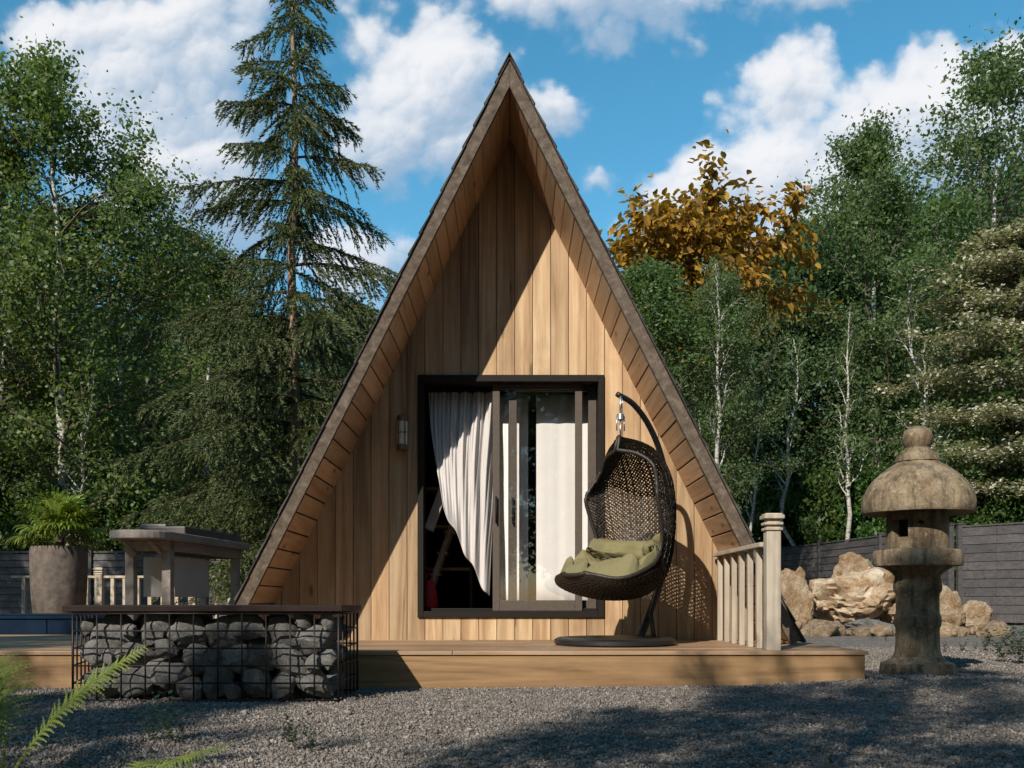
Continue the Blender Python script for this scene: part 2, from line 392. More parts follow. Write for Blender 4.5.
def make_world():
    w = bpy.data.worlds.new('World'); scene.world = w; w.use_nodes = True
    w.node_tree.nodes.clear(); t = NT(w.node_tree)
    out = t.n('ShaderNodeOutputWorld'); bg = t.n('ShaderNodeBackground')
    sky = t.n('ShaderNodeTexSky'); sky.sky_type = 'NISHITA'; sky.sun_disc = False
    sky.sun_elevation = math.asin(-SUN.z); sky.sun_rotation = math.atan2(-SUN.x, -SUN.y)
    sky.air_density = 1.0; sky.dust_density = .2; sky.ozone_density = 1.2; sky.altitude = 200
    d = t.n('ShaderNodeTexCoord').outputs['Generated']
    s = t.n('ShaderNodeSeparateXYZ', i_0=d)
    yy = t.math('MAXIMUM', t.math('ABSOLUTE', s.outputs[1]), .3)
    u = t.math('DIVIDE', s.outputs[0], yy); v = t.math('DIVIDE', s.outputs[2], yy)
    uv = t.n('ShaderNodeCombineXYZ', i_0=u, i_1=v).outputs[0]
    warp = t.n('ShaderNodeTexNoise', i_Vector=uv, i_Scale=9.0, i_Detail=6.0, i_Roughness=.62).outputs['Color']
    warp = t.vmath('SCALE', t.vmath('SUBTRACT', warp, (.5,.5,.5)), .075)
    # cloud heaps: a soft maximum of rounded masses, each lit from its upper left
    wuv = t.vmath('ADD', uv, warp)
    acc = None; num = None; den = None
    for (x, y, rx, ry, wt) in CLOUDS:
        c = ((x-512)/F, (600-y)/F, 0)
        q = t.vmath('MULTIPLY', t.vmath('SUBTRACT', wuv, c), (F/(rx*1.85), F/(ry*1.85), 0))
        g = t.math('MULTIPLY', t.math('SUBTRACT', 1.0, t.vmath('LENGTH', q), clamp=True), wt)
        acc = g if acc is None else t.math('SMOOTH_MAX', acc, g, .15)
        g2 = t.math('MULTIPLY', g, g)
        dt = t.n('ShaderNodeVectorMath', operation='DOT_PRODUCT'); t.put(dt.inputs[0], q); t.put(dt.inputs[1], (-.45, .95, 0))
        sh = t.math('MULTIPLY', g2, dt.outputs['Value'])
        num = sh if num is None else t.math('ADD', num, sh); den = g2 if den is None else t.math('ADD', den, g2)
    form = t.math('DIVIDE', num, t.math('ADD', den, .004))
    # puffs at three sizes
    wp = t.vmath('ADD', uv, t.vmath('SCALE', warp, .45)); bump = None; shade = None
    for sc_, am in ((15.0, .20), (33.0, .13), (75.0, .07)):
        vo = t.n('ShaderNodeTexVoronoi', feature='SMOOTH_F1', i_Vector=wp, i_Scale=sc_, i_Smoothness=.35)
        p_ = t.math('MULTIPLY', t.math('SUBTRACT', .45, vo.outputs['Distance']), am*2.0)
        loc = t.vmath('SUBTRACT', t.vmath('SCALE', wp, sc_), t.vmath('SCALE', vo.outputs['Position'], sc_))
        dt = t.n('ShaderNodeVectorMath', operation='DOT_PRODUCT'); t.put(dt.inputs[0], loc); t.put(dt.inputs[1], (-.5, .86, 0))
        s_ = t.math('MULTIPLY', dt.outputs['Value'], am*1.5)
        bump = p_ if bump is None else t.math('ADD', bump, p_); shade = s_ if shade is None else t.math('ADD', shade, s_)
    n1 = t.noise(uv, 11.0, 8, .62, .15)
    dens = t.math('ADD', t.math('ADD', acc, bump), t.math('MULTIPLY', t.math('SUBTRACT', n1, .5), .55))
    soft = t.math('MULTIPLY_ADD', t.noise(uv, 4.5, 2, .5), .55, .25)
    mask = t.n('ShaderNodeMapRange', interpolation_type='SMOOTHSTEP', i_0=dens, i_1=.26, i_2=soft).outputs[0]
    mask2 = t.n('ShaderNodeMapRange', interpolation_type='SMOOTHSTEP', i_0=dens, i_1=.19, i_2=.74).outputs[0]
    mask = t.math('MULTIPLY_ADD', mask, .55, t.math('MULTIPLY', mask2, .45))
    lit = t.math('ADD', t.math('ADD', t.math('MULTIPLY', form, 1.25), shade), t.math('MULTIPLY', t.math('SUBTRACT', n1, .5), .8))
    lit = t.n('ShaderNodeMapRange', interpolation_type='SMOOTHSTEP', i_0=lit, i_1=-.50, i_2=.50).outputs[0]
    ccol = t.mix(lit, c4((2.4, 3.3, 4.4)), c4((6.2, 6.2, 6.35)))
    hs = t.n('ShaderNodeHueSaturation', i_Hue=.478, i_Saturation=1.33, i_Value=1.10); t.put(hs.inputs['Color'], sky.outputs[0])
    col = t.mix(t.math('MULTIPLY', mask, .96), hs.outputs[0], ccol)
    t.put(bg.inputs[0], col); bg.inputs[1].default_value = .122
    t.l.new(bg.outputs[0], out.inputs[0])
    w.cycles.sampling_method = 'MANUAL'; w.cycles.sample_map_resolution = 512
make_world()

# ------------------------------------------------------------------ ground
def gz(x, y):   # height of the gravel: almost level, heaped a little at the deck's right corner
    return .07*math.exp(-((x-2.9)**2/1.2 + (y-7.1)**2/.7)) + .012*mnoise.noise(Vector((x*.7, y*.7, 0)))
def make_ground():
    xs = [-900,-300,-100,-40,-20] + list(np.linspace(-12, 12, 97)) + [20,40,100,300,900]
    ys = [-900,-300,-100,-40,-20,-8,-2] + list(np.linspace(0, 14, 57)) + [18,25,40,60,100,300,900]
    vs = [(x, y, gz(x, y)) for y in ys for x in xs]; nx = len(xs)
    fs = [(j*nx+i, j*nx+i+1, (j+1)*nx+i+1, (j+1)*nx+i) for j in range(len(ys)-1) for i in range(nx-1)]
    mb = MB(); mb.add(vs, fs)
    tag(build('ground', mb, M['gravel_ground'], smooth=True), kind='structure')
    mb = MB(); mb.add([(-200,21.0,.03),(-3,21.0,.03),(-3,40.5,.03),(8.5,40.5,.03),(13.2,25.5,.03),(200,25.5,.03),(200,200,.03),(-200,200,.03)], [(0,1,2,3,4,5,6,7)])
    tag(build('forest_floor', mb, M['soil']), kind='structure')
make_ground()

def make_pebbles():
    rng = np.random.default_rng(3)
    # near field and the strip between deck and lantern
    def region(n, y0, y1, xa, xb):
        y = rng.uniform(y0, y1, n); x = xa(y) + (xb(y)-xa(y))*rng.uniform(0, 1, n); return x, y
    x1, y1 = region(150000, 3.2, 7.3, lambda y: -.58*y-.3, lambda y: .58*y+.3)
    x2, y2 = region(34000, 7.3, 13.5, lambda y: 0*y+2.55, lambda y: .56*y+.2)
    x = np.concatenate([x1, x2]); y = np.concatenate([y1, y2])
    keep = ~((y > 7.2) & (x < 2.6)); x = x[keep]; y = y[keep]; n = len(x)
    z = .07*np.exp(-((x-2.9)**2/1.2 + (y-7.1)**2/.7)) + np.array([.012*mnoise.noise(Vector((a*.7, b*.7, 0))) for a, b in zip(x, y)])
    cube = np.array([(-1,-1,-1),(1,-1,-1),(1,1,-1),(-1,1,-1),(-1,-1,1),(1,-1,1),(1,1,1),(-1,1,1)], float)*.58
    V = cube[None]*(1+rng.uniform(-.35,.35,(n,8,3)))
    r = .0047*np.exp(rng.normal(0,.33,n)); r = np.where(rng.uniform(0,1,n) > .985, r*1.9, r)
    r = r*np.where(y > 7.3, 1.35, 1.0)
    sc = np.stack([r*1.25, r, r*.75], 1); V = V*sc[:,None,:]
    ax = rng.normal(size=(n,3)); ax /= np.linalg.norm(ax,axis=1)[:,None]; an = rng.uniform(0,6.28,n)
    K = np.zeros((n,3,3)); K[:,0,1]=-ax[:,2]; K[:,0,2]=ax[:,1]; K[:,1,0]=ax[:,2]; K[:,1,2]=-ax[:,0]; K[:,2,0]=-ax[:,1]; K[:,2,1]=ax[:,0]
    Rm = np.eye(3)[None] + np.sin(an)[:,None,None]*K + (1-np.cos(an))[:,None,None]*(K@K)
    V = np.einsum('nij,nkj->nki', Rm, V)
    V += np.stack([x, y, z + r*rng.uniform(-.1,.9,n)],1)[:,None,:]
    q = np.array([(0,3,2,1),(4,5,6,7),(0,1,5,4),(1,2,6,5),(2,3,7,6),(3,0,4,7)])
    Q = (q[None] + (np.arange(n)*8)[:,None,None]).reshape(-1,4)
    o = np_mesh('gravel', V.reshape(-1,3), Q, M['pebble']); tag(o, 'loose grey gravel covering the yard', 'gravel', kind='stuff')
make_pebbles()

# ------------------------------------------------------------------ cabin
HX = -.02; YW = 9.21; YR = 8.26; YB = 15.5; SL = 1.985; ZD = .267
ZIN = 4.90; ZOUT = 5.12
def xin(z): return (ZIN - z)/SL
cabin = thing('a_frame_cabin', (HX, YW, ZD), 'triangular A-frame cabin clad in light timber with steep dark roof', 'cabin')
DX0, DX1, DZ0, DZ1 = -.872, .852, .475, 2.715   # door opening
def make_cabin():
    rng = random.Random(4)
    # front wall: vertical boards cut along the roof line, gaps between, opening left for the door
    mb = MB(); w = .166; gap = .006; x = HX - 16*w + .045
    def board(a, b, z0, z1a, z1b, j):
        y0 = YW - j; y1 = YW + .03
        vs = [(a,y0,z0),(b,y0,z0),(b,y0,z1b),(a,y0,z1a),(a,y1,z0),(b,y1,z0),(b,y1,z1b),(a,y1,z1a)]
        mb.add(vs, [(0,1,2,3),(5,4,7,6),(4,0,3,7),(1,5,6,2),(3,2,6,7),(4,5,1,0)])
    for i in range(33):
        a = x + i*w + gap/2; b = a + w - gap
        tops = [ZIN + .03 - SL*abs(p-HX) for p in (a, b)]
        j = rng.uniform(0, .004)
        if max(tops) < ZD + .05: continue
        segs = [(a, b)]
        for (p, q) in segs:
            ta = ZIN + .03 - SL*abs(p-HX); tb = ZIN + .03 - SL*abs(q-HX)
            ta = max(ta, ZD+.004); tb = max(tb, ZD+.004)
            lo, hi = max(p, DX0), min(q, DX1)
            if hi - lo > 1e-4:
                if p < DX0: board(p, DX0, ZD, ta, ZIN+.03-SL*abs(DX0-HX), j)
                if q > DX1: board(DX1, q, ZD, ZIN+.03-SL*abs(DX1-HX), tb, j)
                if p < HX < q and tb > 3:
                    board(lo, HX, DZ1, ta, ZIN+.03, j); board(HX, hi, DZ1, ZIN+.03, tb, j)
                else:
                    board(lo, hi, DZ1, ZIN+.03-SL*abs(lo-HX), ZIN+.03-SL*abs(hi-HX), j)
                board(lo, hi, ZD, DZ0, DZ0, j)
            else: board(p, q, ZD, ta, tb, j)
    fw = build('front_wall', mb, M['wall_wood'], cabin)
    # dark sheathing behind the boards, a hole for the door
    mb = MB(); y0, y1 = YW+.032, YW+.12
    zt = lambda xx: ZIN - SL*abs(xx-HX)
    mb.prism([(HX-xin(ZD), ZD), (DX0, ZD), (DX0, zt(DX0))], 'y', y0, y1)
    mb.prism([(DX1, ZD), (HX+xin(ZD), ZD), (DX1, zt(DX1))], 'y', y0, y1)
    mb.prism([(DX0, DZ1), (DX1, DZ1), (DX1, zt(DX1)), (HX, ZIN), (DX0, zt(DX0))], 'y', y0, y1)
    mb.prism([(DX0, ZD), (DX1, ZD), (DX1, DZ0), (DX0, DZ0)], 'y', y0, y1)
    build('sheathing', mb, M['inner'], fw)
    # inside: floor, back wall
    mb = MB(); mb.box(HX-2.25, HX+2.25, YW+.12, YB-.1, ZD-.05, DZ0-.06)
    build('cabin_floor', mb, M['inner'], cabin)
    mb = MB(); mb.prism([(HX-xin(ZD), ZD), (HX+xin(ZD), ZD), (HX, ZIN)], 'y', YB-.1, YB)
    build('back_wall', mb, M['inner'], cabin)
    # roof slopes
    for sgn in (-1, 1):
        def pt(z_in, n): return None
        nx, nz = SL/math.hypot(1, SL), 1/math.hypot(1, SL)          # outward normal (for +x side)
        ux, uz = 1/math.hypot(1, SL), -SL/math.hypot(1, SL)         # down the slope
        Ltot = math.hypot((ZIN-ZD)/SL, ZIN-ZD)
        def S(d, h, y):  # d along slope from inner apex, h above the inner face
            return (HX + sgn*(ux*d + nx*h), y, ZIN + uz*d + nz*h)
        thick = (ZOUT-ZIN)*nz
        d_ap = -thick*nx/ux*0 - thick*nz/(-uz)*0
        def top_d(h): return -h*nx/ux      # where a layer at height h meets the ridge plane x=0
        slab = MB()
        def layer(mb, d0, d1, h0, h1, y0, y1, miter=False):
            q = [(d0 if not miter else top_d(h0), h0), (d1, h0), (d1, h1), (d0 if not miter else top_d(h1), h1)]
            vs = [S(d, h, y0) for d, h in q] + [S(d, h, y1) for d, h in q]
            fs = [(0,1,2,3),(7,6,5,4),(0,4,5,1),(1,5,6,2),(2,6,7,3),(3,7,4,0)]
            if sgn < 0: fs = [f[::-1] for f in fs]
            mb.add(vs, fs)
        layer(slab, 0, Ltot, .022, thick-.004, YR+.04, YB+.3, True)
        # shingle courses, each stepping over the next
        c = .2; k = 0; d = top_d(thick)
        while d < Ltot:
            nxt = min(d + c, Ltot)
            q = [(d, thick), (nxt+.03, thick+.004), (nxt+.03, thick+.022), (d, thick+.006)]
            y = YR - .03 + rng.uniform(-.006, .006)
            vs = [S(a, h, y) for a, h in q] + [S(a, h, YB+.33) for a, h in q]
            fs = [(0,1,2,3),(7,6,5,4),(0,4,5,1),(1,5,6,2),(2,6,7,3),(3,7,4,0)]
            if sgn < 0: fs = [f[::-1] for f in fs]
            slab.add(vs, fs); d = nxt; k += 1
        ro = build('roof_slope', slab, M['shingle'], cabin)
        rake = MB(); layer(rake, 0, Ltot, -.003, thick-.002, YR-.012, YR+.036, True)
        build('rake_board', rake, M['roof_edge'], ro, bevel=.003)
        # soffit boards run from the rake back to the wall and on inside
        sof = MB(); bw = .172; d = .0; i = 0
        while d < Ltot:
            e = min(d + bw - .009, Ltot)
            layer(sof, d + (.004 if i else 0), e, rng.uniform(.0, .003), .021, YR+.04, YW+.2)
            d += bw; i += 1
        build('soffit', sof, M['soffit_wood'], ro, bevel=.004)
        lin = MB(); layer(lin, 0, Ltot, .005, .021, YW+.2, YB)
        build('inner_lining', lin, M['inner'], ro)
    # ridge cap
    mb = MB()
    for sgn in (-1, 1):
        z = ZOUT + .036
        mb.prism([(HX, z), (HX+sgn*.085, z-.085*SL), (HX+sgn*.085+sgn*.012, z-.085*SL), (HX, z+.014)], 'y', YR-.034, YB+.34)
    build('ridge_cap', mb, M['shingle'], cabin)
    # door frame
    mb = MB(); y0, y1 = YW-.028, YW+.30; t = .055
    mb.box(DX0, DX0+t, y0, y1, DZ0, DZ1); mb.box(DX1-t, DX1, y0, y1, DZ0, DZ1)
    mb.box(DX0+t, DX1-t, y0, y1, DZ1-.062, DZ1); mb.box(DX0+t, DX1-t, y0, y1, DZ0, DZ0+.058)
    mb.box(DX0+t, DX1-t, YW+.10, YW+.115, DZ0+.058, DZ0+.085)
    df = build('door_frame', mb, M['dark_frame'], cabin, bevel=.004)
    mb = MB(); mb.box(DX0+.06, DX0+.16, YW-.0295, YW-.0275, DZ0+.012, DZ0+.02)
    # sliding leaves
    def leaf(x0, x1, y, st, label):
        z0, z1 = DZ0+.06, DZ1-.064; m = MB()
        m.box(x0, x0+st, y, y+.045, z0, z1); m.box(x1-st, x1, y, y+.045, z0, z1)
        m.box(x0+st, x1-st, y+.002, y+.043, z1-.05, z1); m.box(x0+st, x1-st, y+.002, y+.043, z0, z0+.10)
        o = build('sliding_door', m, M['stile'], cabin, bevel=.004); o['label'] = label
        g = MB(); g.box(x0+st, x1-st, y+.02, y+.026, z0+.1, z1-.05); build('glass', g, M['glass'], o)
        h = MB(); h.tube([(x0+st*.5, y-.03, 1.35), (x0+st*.5, y-.03, 1.6)], .009); h.box(x0+st*.5-.008, x0+st*.5+.008, y-.03, y, 1.36, 1.38); h.box(x0+st*.5-.008, x0+st*.5+.008, y-.03, y, 1.57, 1.59)
        build('handle', h, M['dark_frame'], o, smooth=True)
    leaf(-.18, .655, YW+.07, .066, 'front sliding leaf')
    leaf(-.03, DX1-.058, YW+.16, .075, 'rear sliding leaf')
    # curtain rail
    mb = MB(); mb.tube([(DX0+.06, YW+.245, DZ1-.085), (DX1-.06, YW+.245, DZ1-.085)], .012); build('curtain_rail', mb, M['dark_frame'], cabin)
make_cabin()

# the blown curtain and the two still ones
def lerp_path(path, t):
    n = len(path)-1; a = min(int(t*n), n-1); f = t*n-a
    return [p*(1-f)+q*f for p, q in zip(path[a], path[a+1])]
def make_curtains():
    Lp = [(427,389),(431,415),(436,440),(440,463),(443,486),(445,510)]
    Rp = [(497,389),(496,430),(494,472),(493,514),(491,556),(489.5,599)]
    def fn(s, t):
        # edges, spaced so that folds gather on the right at the bottom
        a = lerp_path(Lp, t); b = lerp_path(Rp, t)
        ss = s + .035*math.sin(s*math.pi*2)*t
        px = a[0]*(1-ss)+b[0]*ss; py = a[1]*(1-ss)+b[1]*ss
        py += (2*math.sin(math.pi*ss)+3*math.sin(ss*17))*t*t                    # hem sags
        px -= 4*math.sin(math.pi*t)*(1-ss)
        amp = .045*(1-.62*t) * (.25+.75*ss)
        nz_ = mnoise.noise(Vector((ss*3.1, t*1.6, 2.0))); fold = amp*(1+.6*nz_)*math.sin(2*math.pi*(6.3*ss**.85 + .9*t*(1-ss) + .35*nz_)) + .03*mnoise.noise(Vector((ss*5, t*3.5, 7)))*t + .018*math.sin(2*math.pi*(16*ss+2*t))*(1-t)
        Y = YW+.245 - .37*t**1.4*(.45+.55*(1-ss)) - .10*math.sin(math.pi*ss)*math.sin(math.pi*t) + fold
        q = P(px, py, YW+.1); q.y = Y; return q
    mb = MB(); mb.grid(fn, 130, 90)
    o = solo('curtain', mb, M['curtain'], (-.5, YW+.24, DZ0+.06), 'pale cloth curtain blown sideways out of the open left half of the doorway', 'curtain', smooth=True)
    s = o.modifiers.new('thickness', 'SOLIDIFY'); s.thickness = .003
    def still(x0, x1, label, seed):
        def g(s, t):
            x = x0+(x1-x0)*s
            return Vector((x, YW+.40+.003*math.sin(s*math.pi*2*(x1-x0)/.21+seed)+.0015*math.sin(s*31+seed), DZ1-.10-(DZ1-.10-(DZ0+.07))*t))
        mb = MB(); mb.grid(g, 60, 8)
        c = solo('curtain', mb, M['blind'], ((x0+x1)/2, YW+.40, DZ0+.07), label, 'curtain', smooth=True)
        s = c.modifiers.new('thickness', 'SOLIDIFY'); s.thickness = .003
    still(-.12, .155, 'narrow white curtain behind the sliding glass, next to the blown one', 0.3)
    still(.235, .79, 'wide white curtain hanging flat behind the right sliding glass', 1.7)
make_curtains()

def make_indoor_things():
    # leaning stepladder, red bag, shelf: seen in the dark through the open half
    t = thing('stepladder', (-.62, 9.9, DZ0-.06), 'grey stepladder leaning in the dark cabin doorway', 'stepladder')
    a = Vector((-.86, 9.85, DZ0+.10)); b = Vector((-.52, 10.05, DZ0+1.15))
    for k in (-1, 1):
        m = MB(); off = Vector((.0, .16*k, 0)); m.tube([a+off, b+off], .026, 6); build('side_rail', m, M['grey_board'], t)
    m = MB()
    for i in range(5):
        p = a.lerp(b, .1+.2*i); m = MB(); m.box(p.x-.05, p.x+.05, p.y-.15, p.y+.15, p.z-.012, p.z+.012); build('tread', m, M['grey_board'], t)
    m = MB(); m.tube([P(454,462,9.55), P(429,530,9.46)], .06, 4); build('front_board', m, M['grey_board'], t)
    m = MB(); c = Vector((-.80, 9.62, DZ0+.06))
    m.lathe([(.0,0),(.07,.0),(.085,.06),(.08,.16),(.06,.24),(.03,.29),(.0,.30)], 14, caps=False)
    m.v = [(x+c.x, y*.7+c.y, z+c.z) for x, y, z in m.v]
    m.tube([(c.x-.03,c.y,c.z+.28),(c.x-.02,c.y,c.z+.36),(c.x+.02,c.y,c.z+.36),(c.x+.03,c.y,c.z+.28)], .008, 6)
    solo('bag', m, M['red'], c, 'small red bag on the floor inside the open doorway', 'bag', smooth=True)
    t = thing('shelf_unit', (-.95, 10.6, DZ0-.06), 'dark wooden shelf unit standing inside the cabin', 'shelf')
    for z in (.5, .95, 1.4, 1.8):
        m = MB(); m.box(-1.4, -.45, 10.5, 10.85, z, z+.03); build('shelf_board', m, M['soffit_wood'], t)
    for x in (-1.42, -.45):
        m = MB(); m.box(x, x+.03, 10.5, 10.85, DZ0-.06, 1.9); build('side_panel', m, M['inner'], t)
make_indoor_things()

def make_wall_lamp():
    c = P(402.5, 433, YW-.06); t = thing('wall_lamp', (c.x, YW, c.z-.155), 'slim upright wall lamp on the boards left of the door', 'lamp')
    m = MB(); m.box(c.x-.03, c.x+.03, YW-.02, YW-.004, c.z-.12, c.z+.12); build('back_plate', m, M['lamp_body'], t, bevel=.003)
    m = MB(); m.lathe([(.046,c.z-.11),(.046,c.z+.11)], 20, (c.x, YW-.066)); build('lamp_shade', m, M['lamp_glass'], t, sm_angle=40)
    for z0, z1 in ((.105,.16), (-.16,-.105)):
        m = MB(); m.lathe([(.044,c.z+z0),(.053,c.z+z0+.006),(.053,c.z+z1-.006),(.044,c.z+z1)], 20, (c.x, YW-.066)); build('end_cap', m, M['lamp_body'], t, sm_angle=40)
    m = MB()
    for x in (-.03, .03): m.box(c.x+x-.004, c.x+x+.004, YW-.122, YW-.108, c.z-.11, c.z+.11)
    m.box(c.x-.05, c.x+.05, YW-.118, YW-.110, c.z-.004, c.z+.004)
    build('guard', m, M['lamp_body'], t)
make_wall_lamp()

# ------------------------------------------------------------------ deck and railings
def make_deck():
    t = thing('timber_deck', (0, 8.2, 0), 'low brown timber deck running round the front and left of the cabin', 'deck')
    m = MB(); y = 7.20; w = .14; rng = random.Random(2)
    while y < YW - .01:
        e = min(y + w - .006, YW-.004); xs = [-9.0, -6.1+rng.uniform(-.5,.5), -2.9+rng.uniform(-.5,.5), .1+rng.uniform(-.6,.6), 2.58]
        for a, b in zip(xs, xs[1:]): m.box(a+.002, b-.002, y, e, ZD-.028, ZD+rng.uniform(-.0015,.0015))
        y += w
    while y < 18.2:
        m.box(-9.0, -2.62, y, y+w-.006, ZD-.028, ZD+rng.uniform(-.0015,.0015)); y += w
    build('decking', m, M['deck_wood'], t, bevel=.003)
    m = MB(); xs = [-9.0, -5.2, -1.4, 2.56]
    for a, b in zip(xs, xs[1:]): m.box(a+.001, b-.001, 7.215, 7.25, -.05, ZD-.030)
    m.box(2.53, 2.56, 7.252, YW, -.05, ZD-.030)
    build('fascia', m, M['fascia_wood'], t, bevel=.003)
    m = MB(); m.box(-8.9, 2.5, 7.4, 9.15, -.02, ZD-.06); m.box(-8.9, -2.65, 9.2, 18.1, -.02, ZD-.06); build('substructure', m, M['inner'], t)
make_deck()

def post_mb(x, y, z0, z1, w=.062):
    m = MB(); m.box(x-w, x+w, y-w, y+w, z0, z1-.10)
    m.box(x-w-.012, x+w+.012, y-w-.012, y+w+.012, z1-.125, z1-.105)
    m.box(x-w+.006, x+w-.006, y-w+.006, y+w-.006, z1-.10, z1-.04)
    m.box(x-w-.014, x+w+.014, y-w-.014, y+w+.014, z1-.085, z1-.065)
    m.box(x-w-.022, x+w+.022, y-w-.022, y+w+.022, z1-.04, z1-.012)
    m.prism([(x-w-.01, y-w-.01), (x+w+.01, y-w-.01), (x+w+.01, y+w+.01), (x-w-.01, y+w+.01)], 'z', z1-.012, z1)
    return m
def make_front_rail():
    X = 1.885; t = thing('railing', (X, 7.3, ZD), 'short weathered timber railing at the right end of the deck beside the swing seat', 'railing')
    build('post', post_mb(X+.03, 7.33, ZD, ZD+1.005, .052), M['rail_wood'], t, bevel=.004)
    m = MB(); m.box(X-.045, X+.045, 7.40, 9.14, ZD+.765, ZD+.80); build('top_rail', m, M['rail_wood'], t, bevel=.005)
    for i in range(6):
        y = 7.60 + i*.285; m = MB(); m.box(X-.021, X+.021, y-.024, y+.024, ZD, ZD+.764); build('baluster', m, M['rail_wood'], t, bevel=.003)
make_front_rail()
def make_back_rail():
    Y = 17.8; s = F/Y
    t = thing('railing', (-6.6, Y, ZD), 'pale railing with thin balusters along the far edge of the left deck', 'railing')
    x0, x1 = (12-512)/s, (262-512)/s
    m = MB(); m.box(x0, x1, Y-.045, Y+.045, ZD+.765, ZD+.805); build('top_rail', m, M['rail_wood'], t)
    for px in (100, 193): build('post', post_mb((px-512)/s, Y-.02, ZD, ZD+.95), M['rail_wood'], t)
    for px in (24, 37, 50, 62, 75, 87, 113, 125, 138, 150, 163, 177, 205, 217, 230, 243):
        x = (px-512)/s; m = MB(); m.box(x-.032, x+.032, Y-.032, Y+.032, ZD, ZD+.764); build('baluster', m, M['rail_wood'], t)
make_back_rail()

# ------------------------------------------------------------------ hanging chair
def smooth_path(pts, n):
    """Catmull-Rom through pts, n samples"""
    pts = [Vector(p) for p in pts]; P_ = [pts[0]*2-pts[1]] + pts + [pts[-1]*2-pts[-2]]; out = []
    m = len(pts)-1
    for i in range(n):
        u = i/(n-1)*m; k = min(int(u), m-1); f = u-k
        a, b, c, d = P_[k:k+4]
        out.append(.5*((2*b)+(c-a)*f+(2*a-5*b+4*c-d)*f*f+(3*b-a-3*c+d)*f**3))
    return out
CH = Vector((.885, 8.12, ZD))   # below the hook, on the deck
CH_FWD = Vector((-.77, -.64, 0)).normalized(); CH_SIDE = Vector((0,0,1)).cross(CH_FWD)
SPINE = smooth_path([(.02,0,1.70),(-.22,0,1.62),(-.385,0,1.38),(-.425,0,1.06),(-.40,0,.74),(-.28,0,.48),(-.02,0,.37),(.25,0,.39),(.43,0,.46),(.535,0,.565)], 101)
HW = smooth_path([(.16,0,0),(.34,0,0),(.415,0,0),(.40,0,0),(.34,0,0),(.37,0,0),(.42,0,0),(.43,0,0),(.38,0,0),(.26,0,0)], 101)
CURL = smooth_path([(.05,0,0),(.26,0,0),(.46,0,0),(.40,0,0),(.26,0,0),(.37,0,0),(.34,0,0),(.20,0,0),(.08,0,0),(.0,0,0)], 101)
def soften(a, k=8, times=2):
    for _ in range(times): a = [sum((a[min(max(i+j,0),len(a)-1)] for j in range(-k,k+1)), Vector((0,0,0)))/(2*k+1) for i in range(len(a))]
    return a
HW = soften(HW); CURL = soften(CURL); SPINE = [SPINE[0]] + soften(SPINE, 3, 2)[1:-1] + [SPINE[-1]]
def basket(s, t, lift=0.0):
    """s across -1..1, t from the hood to the front lip 0..1"""
    u = min(max(t, 0), 1)*100; k = min(int(u), 99); f = u-k
    sp = SPINE[k].lerp(SPINE[k+1], f); hw = HW[k].x*(1-f)+HW[k+1].x*f; cu = CURL[k].x*(1-f)+CURL[k+1].x*f
    tan = (SPINE[min(k+2,100)]-SPINE[max(k-1,0)]).normalized(); nrm = Vector((-tan.z, 0, tan.x))
    if t < .09: hw *= max(0, 1-(1-t/.09)**2)**.5*.94+.06
    if t > .84: hw *= max(0, 1-((t-.84)/.16)**2)**.5*.62+.38
    a = abs(s); q = sp + nrm*(cu*a**2.2 + lift)
    side = hw*math.copysign(math.sin(min(a,1)*math.pi/2*.999)**.9 if a > 0 else 0, s)
    return CH + CH_FWD*q.x + CH_SIDE*side + Vector((0,0,q.z))
